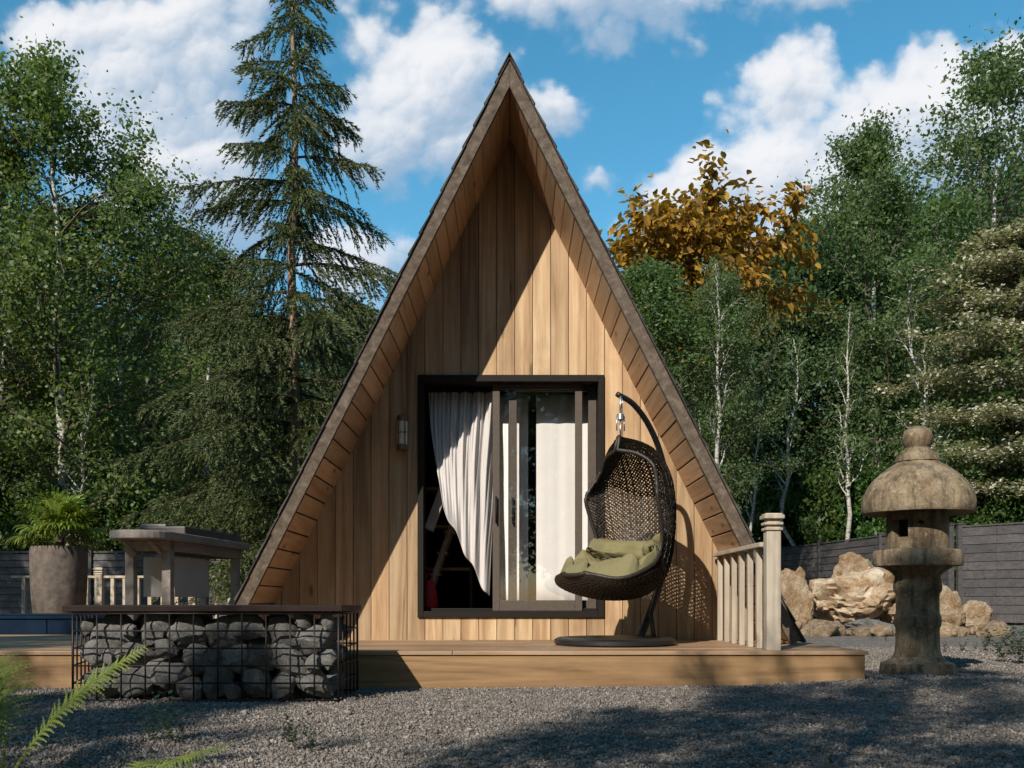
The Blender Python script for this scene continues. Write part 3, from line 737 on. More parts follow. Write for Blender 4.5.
def make_chair():
    t = thing('hanging_chair', CH, 'dark wicker egg swing seat hanging from a curved black pole stand', 'swing seat')
    # base ring: a flat steel hoop with a thin plate
    bc = P(615, 0, 8.20); m = MB(); cx, cy = bc.x, 8.22
    m.lathe([(.30,ZD+.004),(.485,ZD+.004),(.50,ZD+.014),(.50,ZD+.045),(.47,ZD+.062),(.40,ZD+.062),(.30,ZD+.03),(.30,ZD+.004)], 56, (cx, cy), caps=False)
    m.lathe([(.0001,ZD+.012),(.302,ZD+.012),(.302,ZD+.02),(.0001,ZD+.02)], 40, (cx, cy), caps=False)
    build('base_ring', m, M['black_metal'], t, sm_angle=50)
    pts = [P(640,638,8.58), P(650,612,8.62), P(662,575,8.66), P(669,530,8.66), P(668,490,8.60), P(660,452,8.48), P(648,424,8.34), P(633,404,8.2), P(617,394,8.12)]
    m = MB(); m.tube(smooth_path(pts, 60), [.034 - .012*i/59 for i in range(60)], 12); build('pole', m, M['black_metal'], t, smooth=True)
    m = MB(); m.tube([P(654,638,8.44), P(651,614,8.55), P(660,580,8.64)], .02, 10); build('brace', m, M['black_metal'], t, smooth=True)
    # chain, spring
    hx, hy = CH.x, CH.y; zt = CZ+(600-396)/F*hy; zb = ZD+1.73
    m = MB()
    hel = [(hx+.024*math.cos(a*.9), hy+.024*math.sin(a*.9), zb+.11+(zt-zb-.22)*.55*a/60) for a in range(61)]
    m.tube(hel, .006, 5); m.tube([(hx,hy,zt-.14),(hx,hy,zt)], .009, 6); m.tube([(hx+.013,hy,zt-.10),(hx+.013,hy,zt-.02)], .004, 5); m.tube([(hx,hy,zb+.1),(hx,hy,zb-.03)], .009, 6)
    m.tube([(hx-.032,hy-.01,zb+.02),(hx-.032,hy-.01,zb+.14)], .006, 6); m.tube([(hx+.032,hy+.01,zb+.02),(hx+.032,hy+.01,zb+.14)], .006, 6)
    build('spring', m, M['steel'], t, smooth=True)
    # woven shell: flat strands in two diagonal directions
    m = MB(); W = .0078
    def strand(fn, n, ph):
        pts = []
        for i in range(n+1):
            s, q = fn(i/n)
            if -1 <= s <= 1 and 0 <= q <= 1: pts.append((basket(s, q), basket(s, q, .02), i))
        if len(pts) < 3: return
        vs = []; 
        for i, (p, pn, k) in enumerate(pts):
            d = pts[min(i+1,len(pts)-1)][0]-pts[max(i-1,0)][0]
            nn = (pn-p).normalized(); w = d.cross(nn)
            w = w.normalized()*W if w.length > 1e-9 else Vector((0,0,W)); o = nn*(.004*math.sin(k*1.57+ph))
            vs += [p-w+o, p+o+nn*.004, p+w+o, p+o-nn*.003]
        fs = []
        for i in range(len(pts)-1):
            for c in range(4): fs.append((i*4+c, i*4+(c+1) % 4, i*4+4+(c+1) % 4, i*4+4+c))
        m.add(vs, fs)
    N = 86
    for i in range(-34, N+36):
        q0 = i/N
        strand(lambda u, q0=q0: (-1+2*u, q0-.19+.38*u), 40, i*3.14)
        strand(lambda u, q0=q0: (-1+2*u, q0+.19-.38*u), 40, i*3.14+1.57)
    for i in range(1, 20): strand(lambda u, i=i: (-1+2*i/20, u), 110, i)
    sh = build('basket', m, M['wicker'], t)
    m = MB()
    rim = [basket(-1, i/70) for i in range(71)] + [basket(-1+2*i/16, 1) for i in range(1, 17)] + [basket(1, 1-i/70) for i in range(1, 71)] + [basket(1-2*i/8, 0) for i in range(1, 8)]
    m.tube(rim, .0165, 8, closed=True)
    build('rim', m, M['wicker'], sh, smooth=True)
    # cushions: two quilted pads that rest in the shell
    def pad(t0, t1, ws, th, seed, label, nx=44, ny=44, bl=2):
        mb = MB()
        def f(side):
            def g(a, b):
                s = (-1+2*a)*ws; q = t0+(t1-t0)*b
                e = (1-abs(-1+2*a)**4)*(1-abs(-1+2*b)**4)
                e = max(e, 0)**.36
                sx = min(abs(a-.5), abs(a-.5)); sy = abs(b-(.48+.08*math.sin(a*9))); tuft = (1-.50*math.exp(-(sx/.055)**2))*(1-.45*math.exp(-(sy/.06)**2))*(1-.35*math.exp(-((sx/.10)**2+(sy/.12)**2)))*(1-.10*math.exp(-((abs(a-.5)-.27)/.03)**2))
                wob = .05*mnoise.noise(Vector((a*5+seed, b*5, seed))) +   .014*mnoise.noise(Vector((a*14, b*14+seed, 1)))
                return basket(s, q, .03 + (th*e*tuft+wob*e if side else 0) )
            return g
        mb.grid(f(1), nx, ny); n0 = len(mb.v); mb.grid(f(0), nx, ny)
        mb.f = mb.f[:nx*ny] + [fc[::-1] for fc in mb.f[nx*ny:]]
        c = basket(0, (t0+t1)/2)
        o = solo('cushion', mb, M['cushion'], c, label, 'cushion', smooth=True)
        return o
    pad(.56, .985, .93, .25, 1.0, 'plump olive green seat cushion at the front of the wicker swing seat', bl=2)
    pad(.40, .62, .95, .24, 5.0, 'olive green back cushion propped in the rear of the wicker swing seat', bl=2)
make_chair()

# ------------------------------------------------------------------ rocks
def rock_mesh(name, seed, sub=4, cuts=10, rough=.10, fine=.03, craggy=False):
    rng = random.Random(seed)
    bm = bmesh.new(); bmesh.ops.create_icosphere(bm, subdivisions=sub, radius=1)
    planes = []
    for _ in range(cuts):
        v = Vector((rng.gauss(0,1), rng.gauss(0,1), rng.gauss(0,1))).normalized(); planes.append((v, rng.uniform(.58,.86) if craggy else rng.uniform(.62,.9)))
    o = Vector((seed*3.7, seed*1.3, 0))
    for v in bm.verts:
        p = v.co.copy()
        for n, d in planes:
            k = p.dot(n)
            if k > d: p -= n*(k-d)*.92
        p *= 1 + rough*mnoise.fractal(p*1.7+o, 1.0, 2.0, 4) + fine*mnoise.fractal(p*6+o, 1.0, 2.0, 3)
        if craggy and craggy != 'mild':
            cell = mnoise.voronoi(p*2.6+o)[0]; p *= 1 - .09*max(0, .09-(cell[1]-cell[0]))/.09 + .035*mnoise.turbulence(p*4+o, 4, True)
        v.co = p
    me = bpy.data.meshes.new(name); bm.to_mesh(me); bm.free(); me.shade_smooth(); me.set_sharp_from_angle(angle=R(38))
    return me

def make_gabion():
    xr, xl = -1.08, -2.735; xlb = -2.93; y0, y1 = 6.20, 6.95; z1 = .553
    t = thing('gabion_bench', ((xr+xl)/2, 6.6, 0), 'low wire cage bench filled with grey stones under a dark plank top', 'bench')
    w = .0058; m = MB()
    def front(x): return Vector((x, y0, 0))
    nx = 11; nz = 5
    for i in range(nx+1):
        x = xl+(xr-xl)*i/nx; m.tube([(x,y0,.01),(x,y0,z1)], w if 0 < i < nx else .008, 6)
    for k in range(nz+1):
        z = .01+(z1-.01)*k/nz; ww = w if 0 < k < nz else .008
        m.tube([(xlb,y1,z),(xl,y0,z),(xr,y0,z),(xr,y1,z),(xlb,y1,z)], ww, 6)
    for i in range(1, 5):
        y = y0+(y1-y0)*i/5; m.tube([(xr,y,.01),(xr,y,z1)], w, 6); x = xl+(xlb-xl)*i/5; m.tube([(x,y,.01),(x,y,z1)], w, 6)
    m.tube([(xr,y1,.01),(xr,y1,z1)], .008, 6); m.tube([(xlb,y1,.01),(xlb,y1,z1)], .008, 6)
    build('wire_cage', m, M['wire'], t, smooth=True)
    m = MB(); n = 5
    for i in range(n):
        a = y0-.02+(y1+.03-y0)*i/n; b = a+(y1+.03-y0)/n-.005
        m.box(xl-.06 - (.19*(i/n)), xr+.025, a, b, z1+.012, z1+.05)
    build('bench_top', m, M['dark_top'], t, bevel=.004)
    protos = [rock_mesh('gabion_stone', 20+i, 4, 13, .12, .05, 'mild') for i in range(7)]
    rng = random.Random(11)
    def put(x, y, z, r):
        o = bpy.data.objects.new('stone', rng.choice(protos)); COL.objects.link(o)
        if not o.data.materials: o.data.materials.append(M['gabion_stone'])
        o.location = (x, y, z); o.rotation_euler = (rng.uniform(-.4,.4), rng.uniform(0,6.3), rng.uniform(-.3,.3))
        o.scale = (r*rng.uniform(1.1,1.45), r*rng.uniform(.85,1.0), r*rng.uniform(.95,1.2))
        tag(o, 'rounded grey stone packed in the wire cage bench', 'stone', 'stones in the wire cage bench')
    placed = []
    def pack(xa, xb, y, tries, layer, tight):
        for q in range(tries):
            r = .122-.078*(q/tries)**.7; r *= rng.uniform(.9,1.1)
            x = rng.uniform(xa+r*1.1, xb-r*1.1); z = rng.uniform(.01+r*.8, z1-.005-r*.75); yy = y+r+rng.uniform(0,.02)
            if all(math.hypot(x-a, z-c) > tight*(r+r2) for (a, c, r2, l) in placed if l == layer):
                placed.append((x, z, r, layer)); put(x, yy, z, r)
    pack(xl+.005, xr-.01, y0+.012, 9000, 0, .77)
    pack(xl+.01, xr-.16, y0+.20, 2500, 1, .80)
    # the right and left ends, seen through the cage
    for k, (yy, z, r) in enumerate([(.33,.09,.085),(.52,.10,.09),(.66,.085,.075),(.36,.27,.09),(.55,.28,.085),(.67,.25,.07),(.34,.45,.085),(.52,.45,.085),(.66,.42,.075)]):
        put(xr-.015-r*1.25, y0+yy, z, r*.9)
        if k % 2 == 0: put(xl-.0+r*.6, y0+yy, z, r*.9)
make_gabion()

def make_boulders():
    def boulder(px0, px1, py0, py1, Y, seed, label, mat='boulder', depth=.8, rz=0, cuts=12):
        me = rock_mesh('boulder', seed, 5, cuts, .17, .06, True)
        me.materials.append(M[mat]); o = bpy.data.objects.new('boulder', me); COL.objects.link(o)
        co = np.array([tuple(v.co) for v in me.vertices]); lo, hi = co.min(0), co.max(0)
        s = F/Y; w = (px1-px0)/s; zt = CZ+(600-py0)/s; zb = CZ+(600-py1)/s
        zb = min(zb, .0)-.05
        c = (co-(lo+hi)/2)/((hi-lo)/2); c[:,2] += 1
        c *= np.array([w/2, w/2*depth, (zt-zb)/2])
        me.vertices.foreach_set('co', c.astype(np.float32).ravel()); me.update()
        o.location = (((px0+px1)/2-512)/s, Y, zb); o.rotation_euler[2] = rz
        tag(o, label, 'boulder', 'boulders by the right fence'); return o
    boulder(806, 905, 566, 628, 19.4, 61, 'big tan boulder left of the stone lantern', depth=.7)
    boulder(826, 884, 552, 600, 19.9, 62, 'tan rock crowning the big boulder left of the lantern', depth=.8)
    boulder(868, 952, 574, 632, 19.6, 63, 'tan boulder behind the stone lantern pillar')
    boulder(776, 812, 566, 632, 19.2, 64, 'slanted tan boulder just behind the deck railing post')
    boulder(938, 966, 588, 634, 18.6, 65, 'rounded orange boulder right of the lantern pillar')
    boulder(958, 990, 600, 634, 18.8, 66, 'brown boulder with a dark hollow near the fence foot')
    boulder(972, 1002, 621, 636, 18.0, 67, 'low flat tan rock at the right end of the boulders')
    boulder(842, 896, 618, 637, 18.2, 68, 'low grey rock under the big tan boulder', 'grey_rock')
    rng = random.Random(5); protos = []
    for i in range(4):
        me = rock_mesh('rubble', 80+i, 3, 9, .14, .04); me.materials.append(M['boulder']); protos.append(me)
    for i in range(46):
        px = rng.uniform(788, 1002); Y = rng.uniform(17.3, 19.0); r = .05+.2*rng.random()**2
        o = bpy.data.objects.new('rubble_stone', rng.choice(protos)); COL.objects.link(o)
        o.location = ((px-512)/F*Y, Y, r*.4); o.scale = (r*1.3, r, r*.8); o.rotation_euler = (0, 0, rng.uniform(0,6))
        tag(o, 'small tan stone lying at the foot of the boulders', 'stone', 'small stones under the boulders')
make_boulders()

# ------------------------------------------------------------------ stone lantern
def make_lantern():
    Y = 8.42; s = F/Y; X = (917.5-512)/s
    def z(py): return CZ+(600-py)/s
    def w(px): return px/2/s*.945
    t = thing('stone_lantern', (X, Y, 0), 'weathered stone garden lantern with a mushroom roof on a round pillar', 'lantern')
    c = (X, Y)
    m = MB(); m.lathe([(w(74),-.02),(w(77),z(672)),(w(74),z(663)),(w(56),z(660)),(w(50),z(656))], 40, c); build('base', m, M['lantern'], t, sm_angle=50)
    m = MB(); m.lathe([(w(50),z(657)),(w(46),z(653)),(w(44),z(645)),(w(43.5),z(632)),(w(44),z(628)),(w(46.5),z(625.5)),(w(47.5),z(621)),(w(46.5),z(616)),(w(44),z(614)),(w(43),z(608)),(w(43),z(597)),(w(44),z(593.5)),(w(47.5),z(591)),(w(49),z(587)),(w(47.5),z(582.5)),(w(46),z(580)),(w(45.5),z(576)),(w(53),z(572)),(w(62),z(569))], 44, c)
    build('pillar', m, M['lantern'], t, sm_angle=50)
    m = MB(); m.lathe([(w(60),z(570)),(w(74),z(566)),(w(82),z(562)),(w(88),z(566)),(w(90),z(563)),(w(90),z(553)),(w(87),z(550.5)),(w(60),z(549))], 40, c); build('platform', m, M['lantern'], t, sm_angle=40)
    # fire box: wall pieces round an opening that goes through
    m = MB(); r = w(62); zb, zt = z(550), z(511); n = 36; ri = r*.72
    def ringseg(a0, a1, z0, z1, k=6):
        vs = []
        for i in range(k+1):
            a = a0+(a1-a0)*i/k
            vs += [(X+r*math.cos(a),Y+r*math.sin(a),z0),(X+r*math.cos(a),Y+r*math.sin(a),z1),(X+ri*math.cos(a),Y+ri*math.sin(a),z1),(X+ri*math.cos(a),Y+ri*math.sin(a),z0)]
        fs = [(0,1,2,3)] + [(k*4+3,k*4+2,k*4+1,k*4)]
        for i in range(k):
            for q in range(4): fs.append((i*4+q, i*4+4+q, i*4+4+(q+1) % 4, i*4+(q+1) % 4))
        m.add(vs, fs)
    z_lo, z_hi = z(538), z(520.5)
    A = [R(194), R(231)]      # opening seen left of centre
    B = [R(14), R(51)]
    C_ = [R(250), R(259)]     # small round hole
    ringseg(A[1], C_[0], z_lo, z_hi); ringseg(C_[1], R(360)+B[0], z_lo, z_hi, 10); ringseg(B[1], A[0], z_lo, z_hi, 14)
    ringseg(C_[0], C_[1], z_lo, z(525.5), 2); ringseg(C_[0], C_[1], z(522.5), z_hi, 2)
    ringseg(0, 2*math.pi, zb, z_lo, 40); ringseg(0, 2*math.pi, z_hi, zt, 40)
    build('fire_box', m, M['lantern'], t)
    def lobes(a, zz): return 1+.085*abs(math.sin(3*a+.9))**.40-.075
    m = MB(); m.lathe([(w(50),z(511)),(w(104),z(514)),(w(111.5),z(513.5)),(w(114.5),z(510.5)),(w(115),z(503)),(w(112),z(496)),(w(105),z(488.5)),(w(93),z(481)),(w(78),z(474)),(w(62),z(468.5)),(w(49),z(464.5)),(w(40),z(461))], 120, c, lobes)
    build('roof', m, M['lantern'], t, sm_angle=45)
    m = MB(); m.lathe([(w(46),z(462)),(w(42),z(456)),(w(30),z(451)),(w(24),z(448)),(w(29),z(444)),(w(31),z(438)),(w(27),z(431)),(w(15),z(427)),(.002,z(426))], 32, c)
    build('finial', m, M['lantern'], t, sm_angle=50)
make_lantern()

# ------------------------------------------------------------------ fences
def make_fence(pts, h, label, step, per_side_first=True):
    t = thing('slat_fence', (pts[0][0], pts[0][1], 0), label, 'fence')
    def post(p):
        m = MB(); m.box(p.x-.075, p.x+.075, p.y-.075, p.y+.075, 0, h+.06); m.box(p.x-.095, p.x+.095, p.y-.095, p.y+.095, h+.06, h+.1); build('post', m, M['fence_paint'], t, bevel=.006)
    for a, b in zip(pts, pts[1:]):
        a, b = Vector((a[0],a[1],0)), Vector((b[0],b[1],0)); L = (b-a).length; n = max(1, round(L/step)); d = (b-a)/L; ang = math.atan2(d.y, d.x)
        for i in range(n):
            p = a+d*L*i/n; q = a+d*L*(i+1)/n; post(p); m = MB(); Mx = Matrix.Translation(p) @ Matrix.Rotation(ang, 4, 'Z'); LL = (q-p).length
            k = 11; hh = (h-.08)/k
            for j in range(k):
                for u in range(2):   # boards overlap like clapboard: each tilts
                    zz = .06+j*hh
                    x0, x1 = .07+(LL-.14)*u/2+.003, .07+(LL-.14)*(u+1)/2-.003
                    vs = [Mx @ Vector(v) for v in ((x0,-.028,zz),(x1,-.028,zz),(x1,.0,zz),(x0,.0,zz),(x0,-.006,zz+hh-.006),(x1,-.006,zz+hh-.006),(x1,.014,zz+hh-.006),(x0,.014,zz+hh-.006))]
                    m.add(vs, [(0,3,2,1),(4,5,6,7),(0,1,5,4),(1,2,6,5),(2,3,7,6),(3,0,4,7)])
            m.box(.07, LL-.07, -.04, .03, h-.01, h+.03, Mx)
            m.box(.07, LL-.07, .02, .03, .05, h-.02, Mx)
            build('slat_panel', m, M['fence_paint'], t)
    post(Vector((pts[-1][0], pts[-1][1], 0)))
H = 1.93
def fp(px, py): k = H/(600-py); return ((px-512)*k, F*k)
make_fence([fp(960,527), fp(1036,522.5), (19, 22.2)], H+CZ, 'grey board fence panel at the right edge behind the lantern', 4.0)
make_fence([fp(745,552.5), fp(820,544), fp(881,536), (fp(960,527)[0]-.17, fp(960,527)[1]+.2)], H+CZ, 'grey board fence running back behind the tan boulders', 4.0)
make_fence([(-20, 20.6), (-2.0, 20.6)], 1.62, 'dark board fence closing the yard behind the left deck', 2.25)

# ------------------------------------------------------------------ left deck things
def make_planter():
    Y = 14.0; s = F/Y; X = (59-512)/s; r = 27/s; z1 = CZ+(600-547)/s
    t = thing('planter', (X, Y, ZD), 'tall round grey concrete pot holding the fan palm', 'planter')
    m = MB(); m.lathe([(r*.80,ZD),(r*.86,ZD+.03),(r*.97,ZD+.55),(r,z1-.12),(r*.985,z1-.02),(r*.96,z1),(r*.86,z1),(r*.85,z1-.08)], 44, (X, Y), caps=False); build('pot', m, M['concrete'], t, sm_angle=45)
    m = MB(); m.lathe([(.001,z1-.07),(r*.86,z1-.07)], 30, (X, Y), caps=False); build('potting_soil', m, M['soil'], t)
    # palm
    t = thing('fan_palm', (X, Y, z1-.07), 'bushy green fan palm growing in the tall pot', 'palm')
    rng = random.Random(8)
    m = MB(); m.tube([(X,Y,z1-.08),(X+.02,Y,z1+.12),(X,Y,z1+.26)], [.07,.055,.03], 8); build('trunk', m, M['brown_bark'], t)
    for i in range(46):
        az = i*2.4+rng.uniform(-.3,.3); el = rng.uniform(-.15, 1.25); L = rng.uniform(.26,.46)
        d = Vector((math.cos(az)*math.cos(el), math.sin(az)*math.cos(el), math.sin(el)))
        b = Vector((X,Y,z1+.05+rng.uniform(0,.15))); c = b+d*L; m = MB()
        m.tube([b, b.lerp(c,.5)+Vector((0,0,.02)), c], [.007,.006,.005], 5)
        side = d.cross(Vector((0,0,1))); side = side.normalized() if side.length > .01 else Vector((1,0,0)); up = side.cross(d).normalized()
        for k in range(15):
            a = -1.9+3.8*k/14; lf = rng.uniform(.30,.40)*(1-.25*abs(a)/1.9)
            e = (d*math.cos(a)+side*math.sin(a)).normalized(); wv = e.cross(up).normalized()*.017
            p1 = c+e*lf*.45+up*.02; p2 = c+e*lf*.85-Vector((0,0,.05)); p3 = c+e*lf-Vector((0,0,.12))
            m.add([c, p1+wv, p1-wv, p2+wv*.7, p2-wv*.7, p3], [(0,1,2),(2,1,3,4),(4,3,5)])
        build('frond', m, M['leaf_palm'], t)
make_planter()

def make_outdoor_kitchen():
    # bar counter running back from a rounded near end; grill at the far part
    zt = 1.235; a = Vector((-3.25, 8.55)); b = Vector((-3.05, 10.6))
    d = (b-a).normalized(); n = Vector((-d.y, d.x)); hw = .27
    t = thing('outdoor_kitchen', (a.x, a.y, ZD), 'grey timber grill counter with a rounded bar end standing on the left deck', 'grill counter')
    def pt(u, v): p = a+d*u+n*v; return (p.x, p.y)
    L = (b-a).length
    out = [pt(.18-.30*math.sin(math.pi*i/16)**1.0*1.0, hw*math.cos(math.pi*i/16)*(1.0)) for i in range(17)]
    poly = out + [pt(L, -hw), pt(L, hw)]
    m = MB(); m.prism(poly[::-1], 'z', zt-.075, zt); build('counter', m, M['table_wood'], t, bevel=.012)
    m = MB()
    for (u0,u1,v0,v1) in ((.25,L-.06,hw-.085,hw-.06),(.25,L-.06,-hw+.06,-hw+.085),(.25,.275,-hw+.085,hw-.085),(L-.085,L-.06,-hw+.085,hw-.085)):
        p = [pt(u0,v0),pt(u1,v0),pt(u1,v1),pt(u0,v1)]; m.prism(p[::-1], 'z', zt-.165, zt-.077)
    build('apron', m, M['table_wood'], t)
    for u in (.30, L-.16):
        for v in (hw-.10, -hw+.10):
            p = [pt(u-.04,v-.04),pt(u+.04,v-.04),pt(u+.04,v+.04),pt(u-.04,v+.04)]; m = MB(); m.prism(p, 'z', ZD, zt-.077); build('leg', m, M['table_wood'], t, bevel=.004)
    m = MB()
    for v in (-.12, .12):
        q = pt(.05, v); q2 = pt(.27, v); m = MB(); m.tube([(q[0],q[1],zt-.09),(q2[0],q2[1],zt-.19)], .02, 6); build('bracket', m, M['table_wood'], t)
    p = [pt(.48,-hw+.12),pt(1.25,-hw+.12),pt(1.25,-hw+.14),pt(.48,-hw+.14)]; m = MB(); m.prism(p, 'z', zt-.57, zt-.21); 
    p = [pt(.45,hw-.14),pt(.47,hw-.14),pt(.47,-hw+.15),pt(.45,-hw+.15)]; m.prism(p, 'z', zt-.57, zt-.21); build('panel', m, M['white_panel'], t)
    p = [pt(.55,-hw+.05),pt(L-.10,-hw+.05),pt(L-.10,hw-.05),pt(.55,hw-.05)]; m = MB(); m.prism(p, 'z', zt+.001, zt+.075); g = build('grill', m, M['grill'], t, bevel=.01)
    p = [pt(.58,-.02),pt(1.05,-.02),pt(1.05,hw-.05),pt(.58,hw-.05)]; m = MB(); m.prism(p, 'z', zt+.076, zt+.10); build('lid', m, M['table_wood'], g, bevel=.006)
    for u in (1.15, 1.45, 1.75):
        q = pt(u, -hw+.06); m = MB(); m.tube([(q[0],q[1],zt+.08),(q[0]+.0,q[1]-.0,zt+.11)], .03, 10); build('knob', m, M['black_metal'], g)
make_outdoor_kitchen()

def make_tub():
    x0, x1, y0, y1 = -9.2, -3.9, 10.7, 13.0
    t = thing('plunge_pool', ((x0+x1)/2, y0, ZD), 'low navy blue plunge pool set on the deck at the left edge', 'plunge pool')
    m = MB(); x = x0
    while x < x1-.01: m.box(x+.003, min(x+1.05, x1)-.003, y0, y0+.05, ZD, ZD+.165); x += 1.05
    m.box(x1-.05, x1-.002, y0+.052, y1, ZD, ZD+.165); m.box(x0, x1-.052, y1-.05, y1, ZD, ZD+.165)
    build('side_panels', m, M['navy'], t, bevel=.008)
    m = MB(); m.box(x0, x1+.02, y0-.02, y0+.22, ZD+.167, ZD+.195); m.box(x0, x1+.02, y1-.2, y1+.02, ZD+.167, ZD+.195); m.box(x1-.2, x1+.02, y0+.222, y1-.202, ZD+.167, ZD+.195)
    build('coping', m, M['navy'], t, bevel=.006)
    m = MB(); m.box(x0, x1-.19, y0+.21, y1-.19, ZD+.01, ZD+.14); build('water', m, M['water'], t)
make_tub()

# ------------------------------------------------------------------ vegetation
def leaves(centres, dirs, L, W, rng, nrm_up=.5, lvar=.3, fold=False):
    """diamond leaves: centres (N,3), pointing along dirs"""
    n = len(centres); d = dirs/np.maximum(np.linalg.norm(dirs,axis=1),1e-6)[:,None]
    r = rng.normal(size=(n,3)); r[:,2] += nrm_up
    s = np.cross(d, r); s /= np.maximum(np.linalg.norm(s,axis=1),1e-6)[:,None]
    l = L*(1+rng.uniform(-lvar,lvar,n))[:,None]; w = W*(1+rng.uniform(-lvar,lvar,n))[:,None]
    up = np.cross(s, d)
    a = centres-d*l*.5; b = centres+s*w*.5+up*w*.12-d*l*.08; c = centres+d*l*.5; e = centres-s*w*.5+up*w*.12-d*l*.08
    return np.stack([a,b,c,e],1)

def skeleton(rng, H, spread, first, nlimb, wig=.04, lift=(.35,.9), prof=None, nsub=6, sublen=.42, lean=(0,0)):
    """returns branches [(pts, r0, r1)] and twig points"""
    br = []; tw = []
    K = 12; pts = []; off = Vector((0,0,0))
    for i in range(K+1):
        f = i/K; pts.append(Vector((lean[0]*f*f*H, lean[1]*f*f*H, f*H))+off)
        off += Vector((rng.gauss(0,1), rng.gauss(0,1), 0))*wig*H/K*1.6
    tr = H*.0105
    br.append((pts, tr, tr*.12))
    def at(f):
        u = f*K; k = min(int(u), K-1); return pts[k].lerp(pts[k+1], u-k)
    for i in range(nlimb):
        f = first+(.985-first)*((i+rng.uniform(-.35,.35))/nlimb); f = min(max(f, first*.9), .985)
        az = i*2.399+rng.uniform(-.5,.5); el = rng.uniform(*lift); pr = prof(f) if prof else 1
        L = spread*pr*rng.uniform(.5,1.28)
        p = at(f); d = Vector((math.cos(az)*math.cos(el), math.sin(az)*math.cos(el), math.sin(el)))
        lp = [p]; q = p.copy(); dd = d.copy(); n = 6
        for j in range(n):
            dd = (dd+Vector((rng.gauss(0,.16), rng.gauss(0,.16), rng.gauss(.03,.12)))).normalized(); q = q+dd*L/n; lp.append(q.copy())
        r0 = tr*(1-f)*.5+.008; br.append((lp, r0, .004))
        tw.append((lp[-1], dd.copy()))
        for k in range(nsub):
            u = .22+.78*(k+rng.random())/nsub; m = min(int(u*n), n-1); b = lp[m].lerp(lp[m+1], u*n-m)
            e = (dd+Vector((rng.gauss(0,.75), rng.gauss(0,.75), rng.gauss(.05,.45)))).normalized(); sl = L*sublen*rng.uniform(.5,1.1)*(1.15-.5*u)
            sp = [b, b+e*sl*.5+Vector((0,0,.02)), b+e*sl-Vector((0,0,sl*.08))]
            br.append((sp, r0*.4+.002, .002))
            for w in (.35,.6,.8,1.0): tw.append((sp[0].lerp(sp[2], w), e.copy()))
    return br, tw
def branch_mesh(br, thick=1.0):
    m = MB()
    for pts, r0, r1 in br:
        n = len(pts); m.tube(pts, [(r0+(r1-r0)*i/(n-1))*thick for i in range(n)], 7 if r0 > .03 else 4, caps=False)
    return m
def foliage(tw, per, sig, L, W, seed, droop=.3, up=.5):
    rng = np.random.default_rng(seed); c = np.array([tuple(p) for p, d in tw]); dd = np.array([tuple(d) for p, d in tw])
    idx = np.repeat(np.arange(len(c)), per)
    # uneven clumps: some twigs bare, some thick
    keep = rng.uniform(0,1,len(idx)) < np.clip(rng.normal(.62,.45,len(c)),.02,1)[idx]; idx = idx[keep]
    s = sig*np.exp(rng.normal(0,.25,len(c)))[idx]
    pos = c[idx]+np.clip(rng.normal(size=(len(idx),3)),-2.2,2.2)*s[:,None]*np.array([1,1,.75])
    d = dd[idx]*.6+rng.normal(size=(len(idx),3))*.8; d[:,2] -= droop
    return leaves(pos, d, L, W, rng, up, .5)
def make_tree(name, label, cat, group, seed, H, spread, first, nlimb, per, sig, L, W, leafm, barkm, prof, thick=1.0, lift=(.35,.9), wig=.04, nsub=6, lean=(0,0), sublen=.42, droop=.3):
    rng = random.Random(seed); br, tw = skeleton(rng, H, spread, first, nlimb, wig, lift, prof, nsub, sublen, lean)
    t = thing(name, (0,0,0), label, cat, group)
    thin = name in ('thin_birch', 'woodland_tree')
    build('trunk', branch_mesh(br if thin else br[:1], thick), M[barkm], t, smooth=True, local=True)
    if not thin: build('limbs', branch_mesh([b for b in br[1:] if b[1] > .0045], thick), M['limb_bark'], t, smooth=True, local=True)
    np_quads('crown', foliage(tw, per, sig, L, W, seed, droop), M[leafm], t)
    return t
ovate = lambda f: (.35+.65*math.sin(math.pi*min(1,max(0,(f-.12)/.9))**.8))*(1 if f < .8 else max(.25, 1-(f-.8)*3.2))
slim = lambda f: .55+.45*math.sin(math.pi*f) if f < .85 else max(.2, .75-(f-.85)*3.5)
TB = {}
TB['birch_a'] = make_tree('birch_tree', 'x', 'tree', None, 101, 10, 2.3, .16, 46, 44, .19, .078, .056, 'leaf_birch', 'birch_bark', ovate)
TB['birch_b'] = make_tree('birch_tree', 'x', 'tree', None, 102, 10, 1.9, .22, 42, 44, .18, .078, .056, 'leaf_birch', 'birch_bark', slim, wig=.06)
TB['ash_a'] = make_tree('young_tree', 'x', 'tree', None, 103, 10, 2.1, .20, 48, 42, .18, .082, .05, 'leaf_right', 'birch_bark', ovate, wig=.06, lift=(.5,1.15))
TB['ash_b'] = make_tree('young_tree', 'x', 'tree', None, 104, 10, 2.5, .14, 52, 42, .20, .082, .05, 'leaf_right', 'birch_bark', ovate, wig=.05)
TB['ash_c'] = make_tree('young_tree', 'x', 'tree', None, 114, 10, 2.3, .22, 42, 46, .18, .085, .055, 'leaf_right', 'birch_bark', slim, wig=.05, lift=(.3,1.0), nsub=5)
TB['dark_a'] = make_tree('woodland_tree', 'x', 'tree', None, 105, 10, 2.9, .10, 56, 26, .25, .13, .095, 'leaf_dark', 'brown_bark', ovate)
TB['dark_b'] = make_tree('woodland_tree', 'x', 'tree', None, 106, 10, 2.6, .08, 56, 26, .24, .13, .095, 'leaf_dark', 'brown_bark', slim)
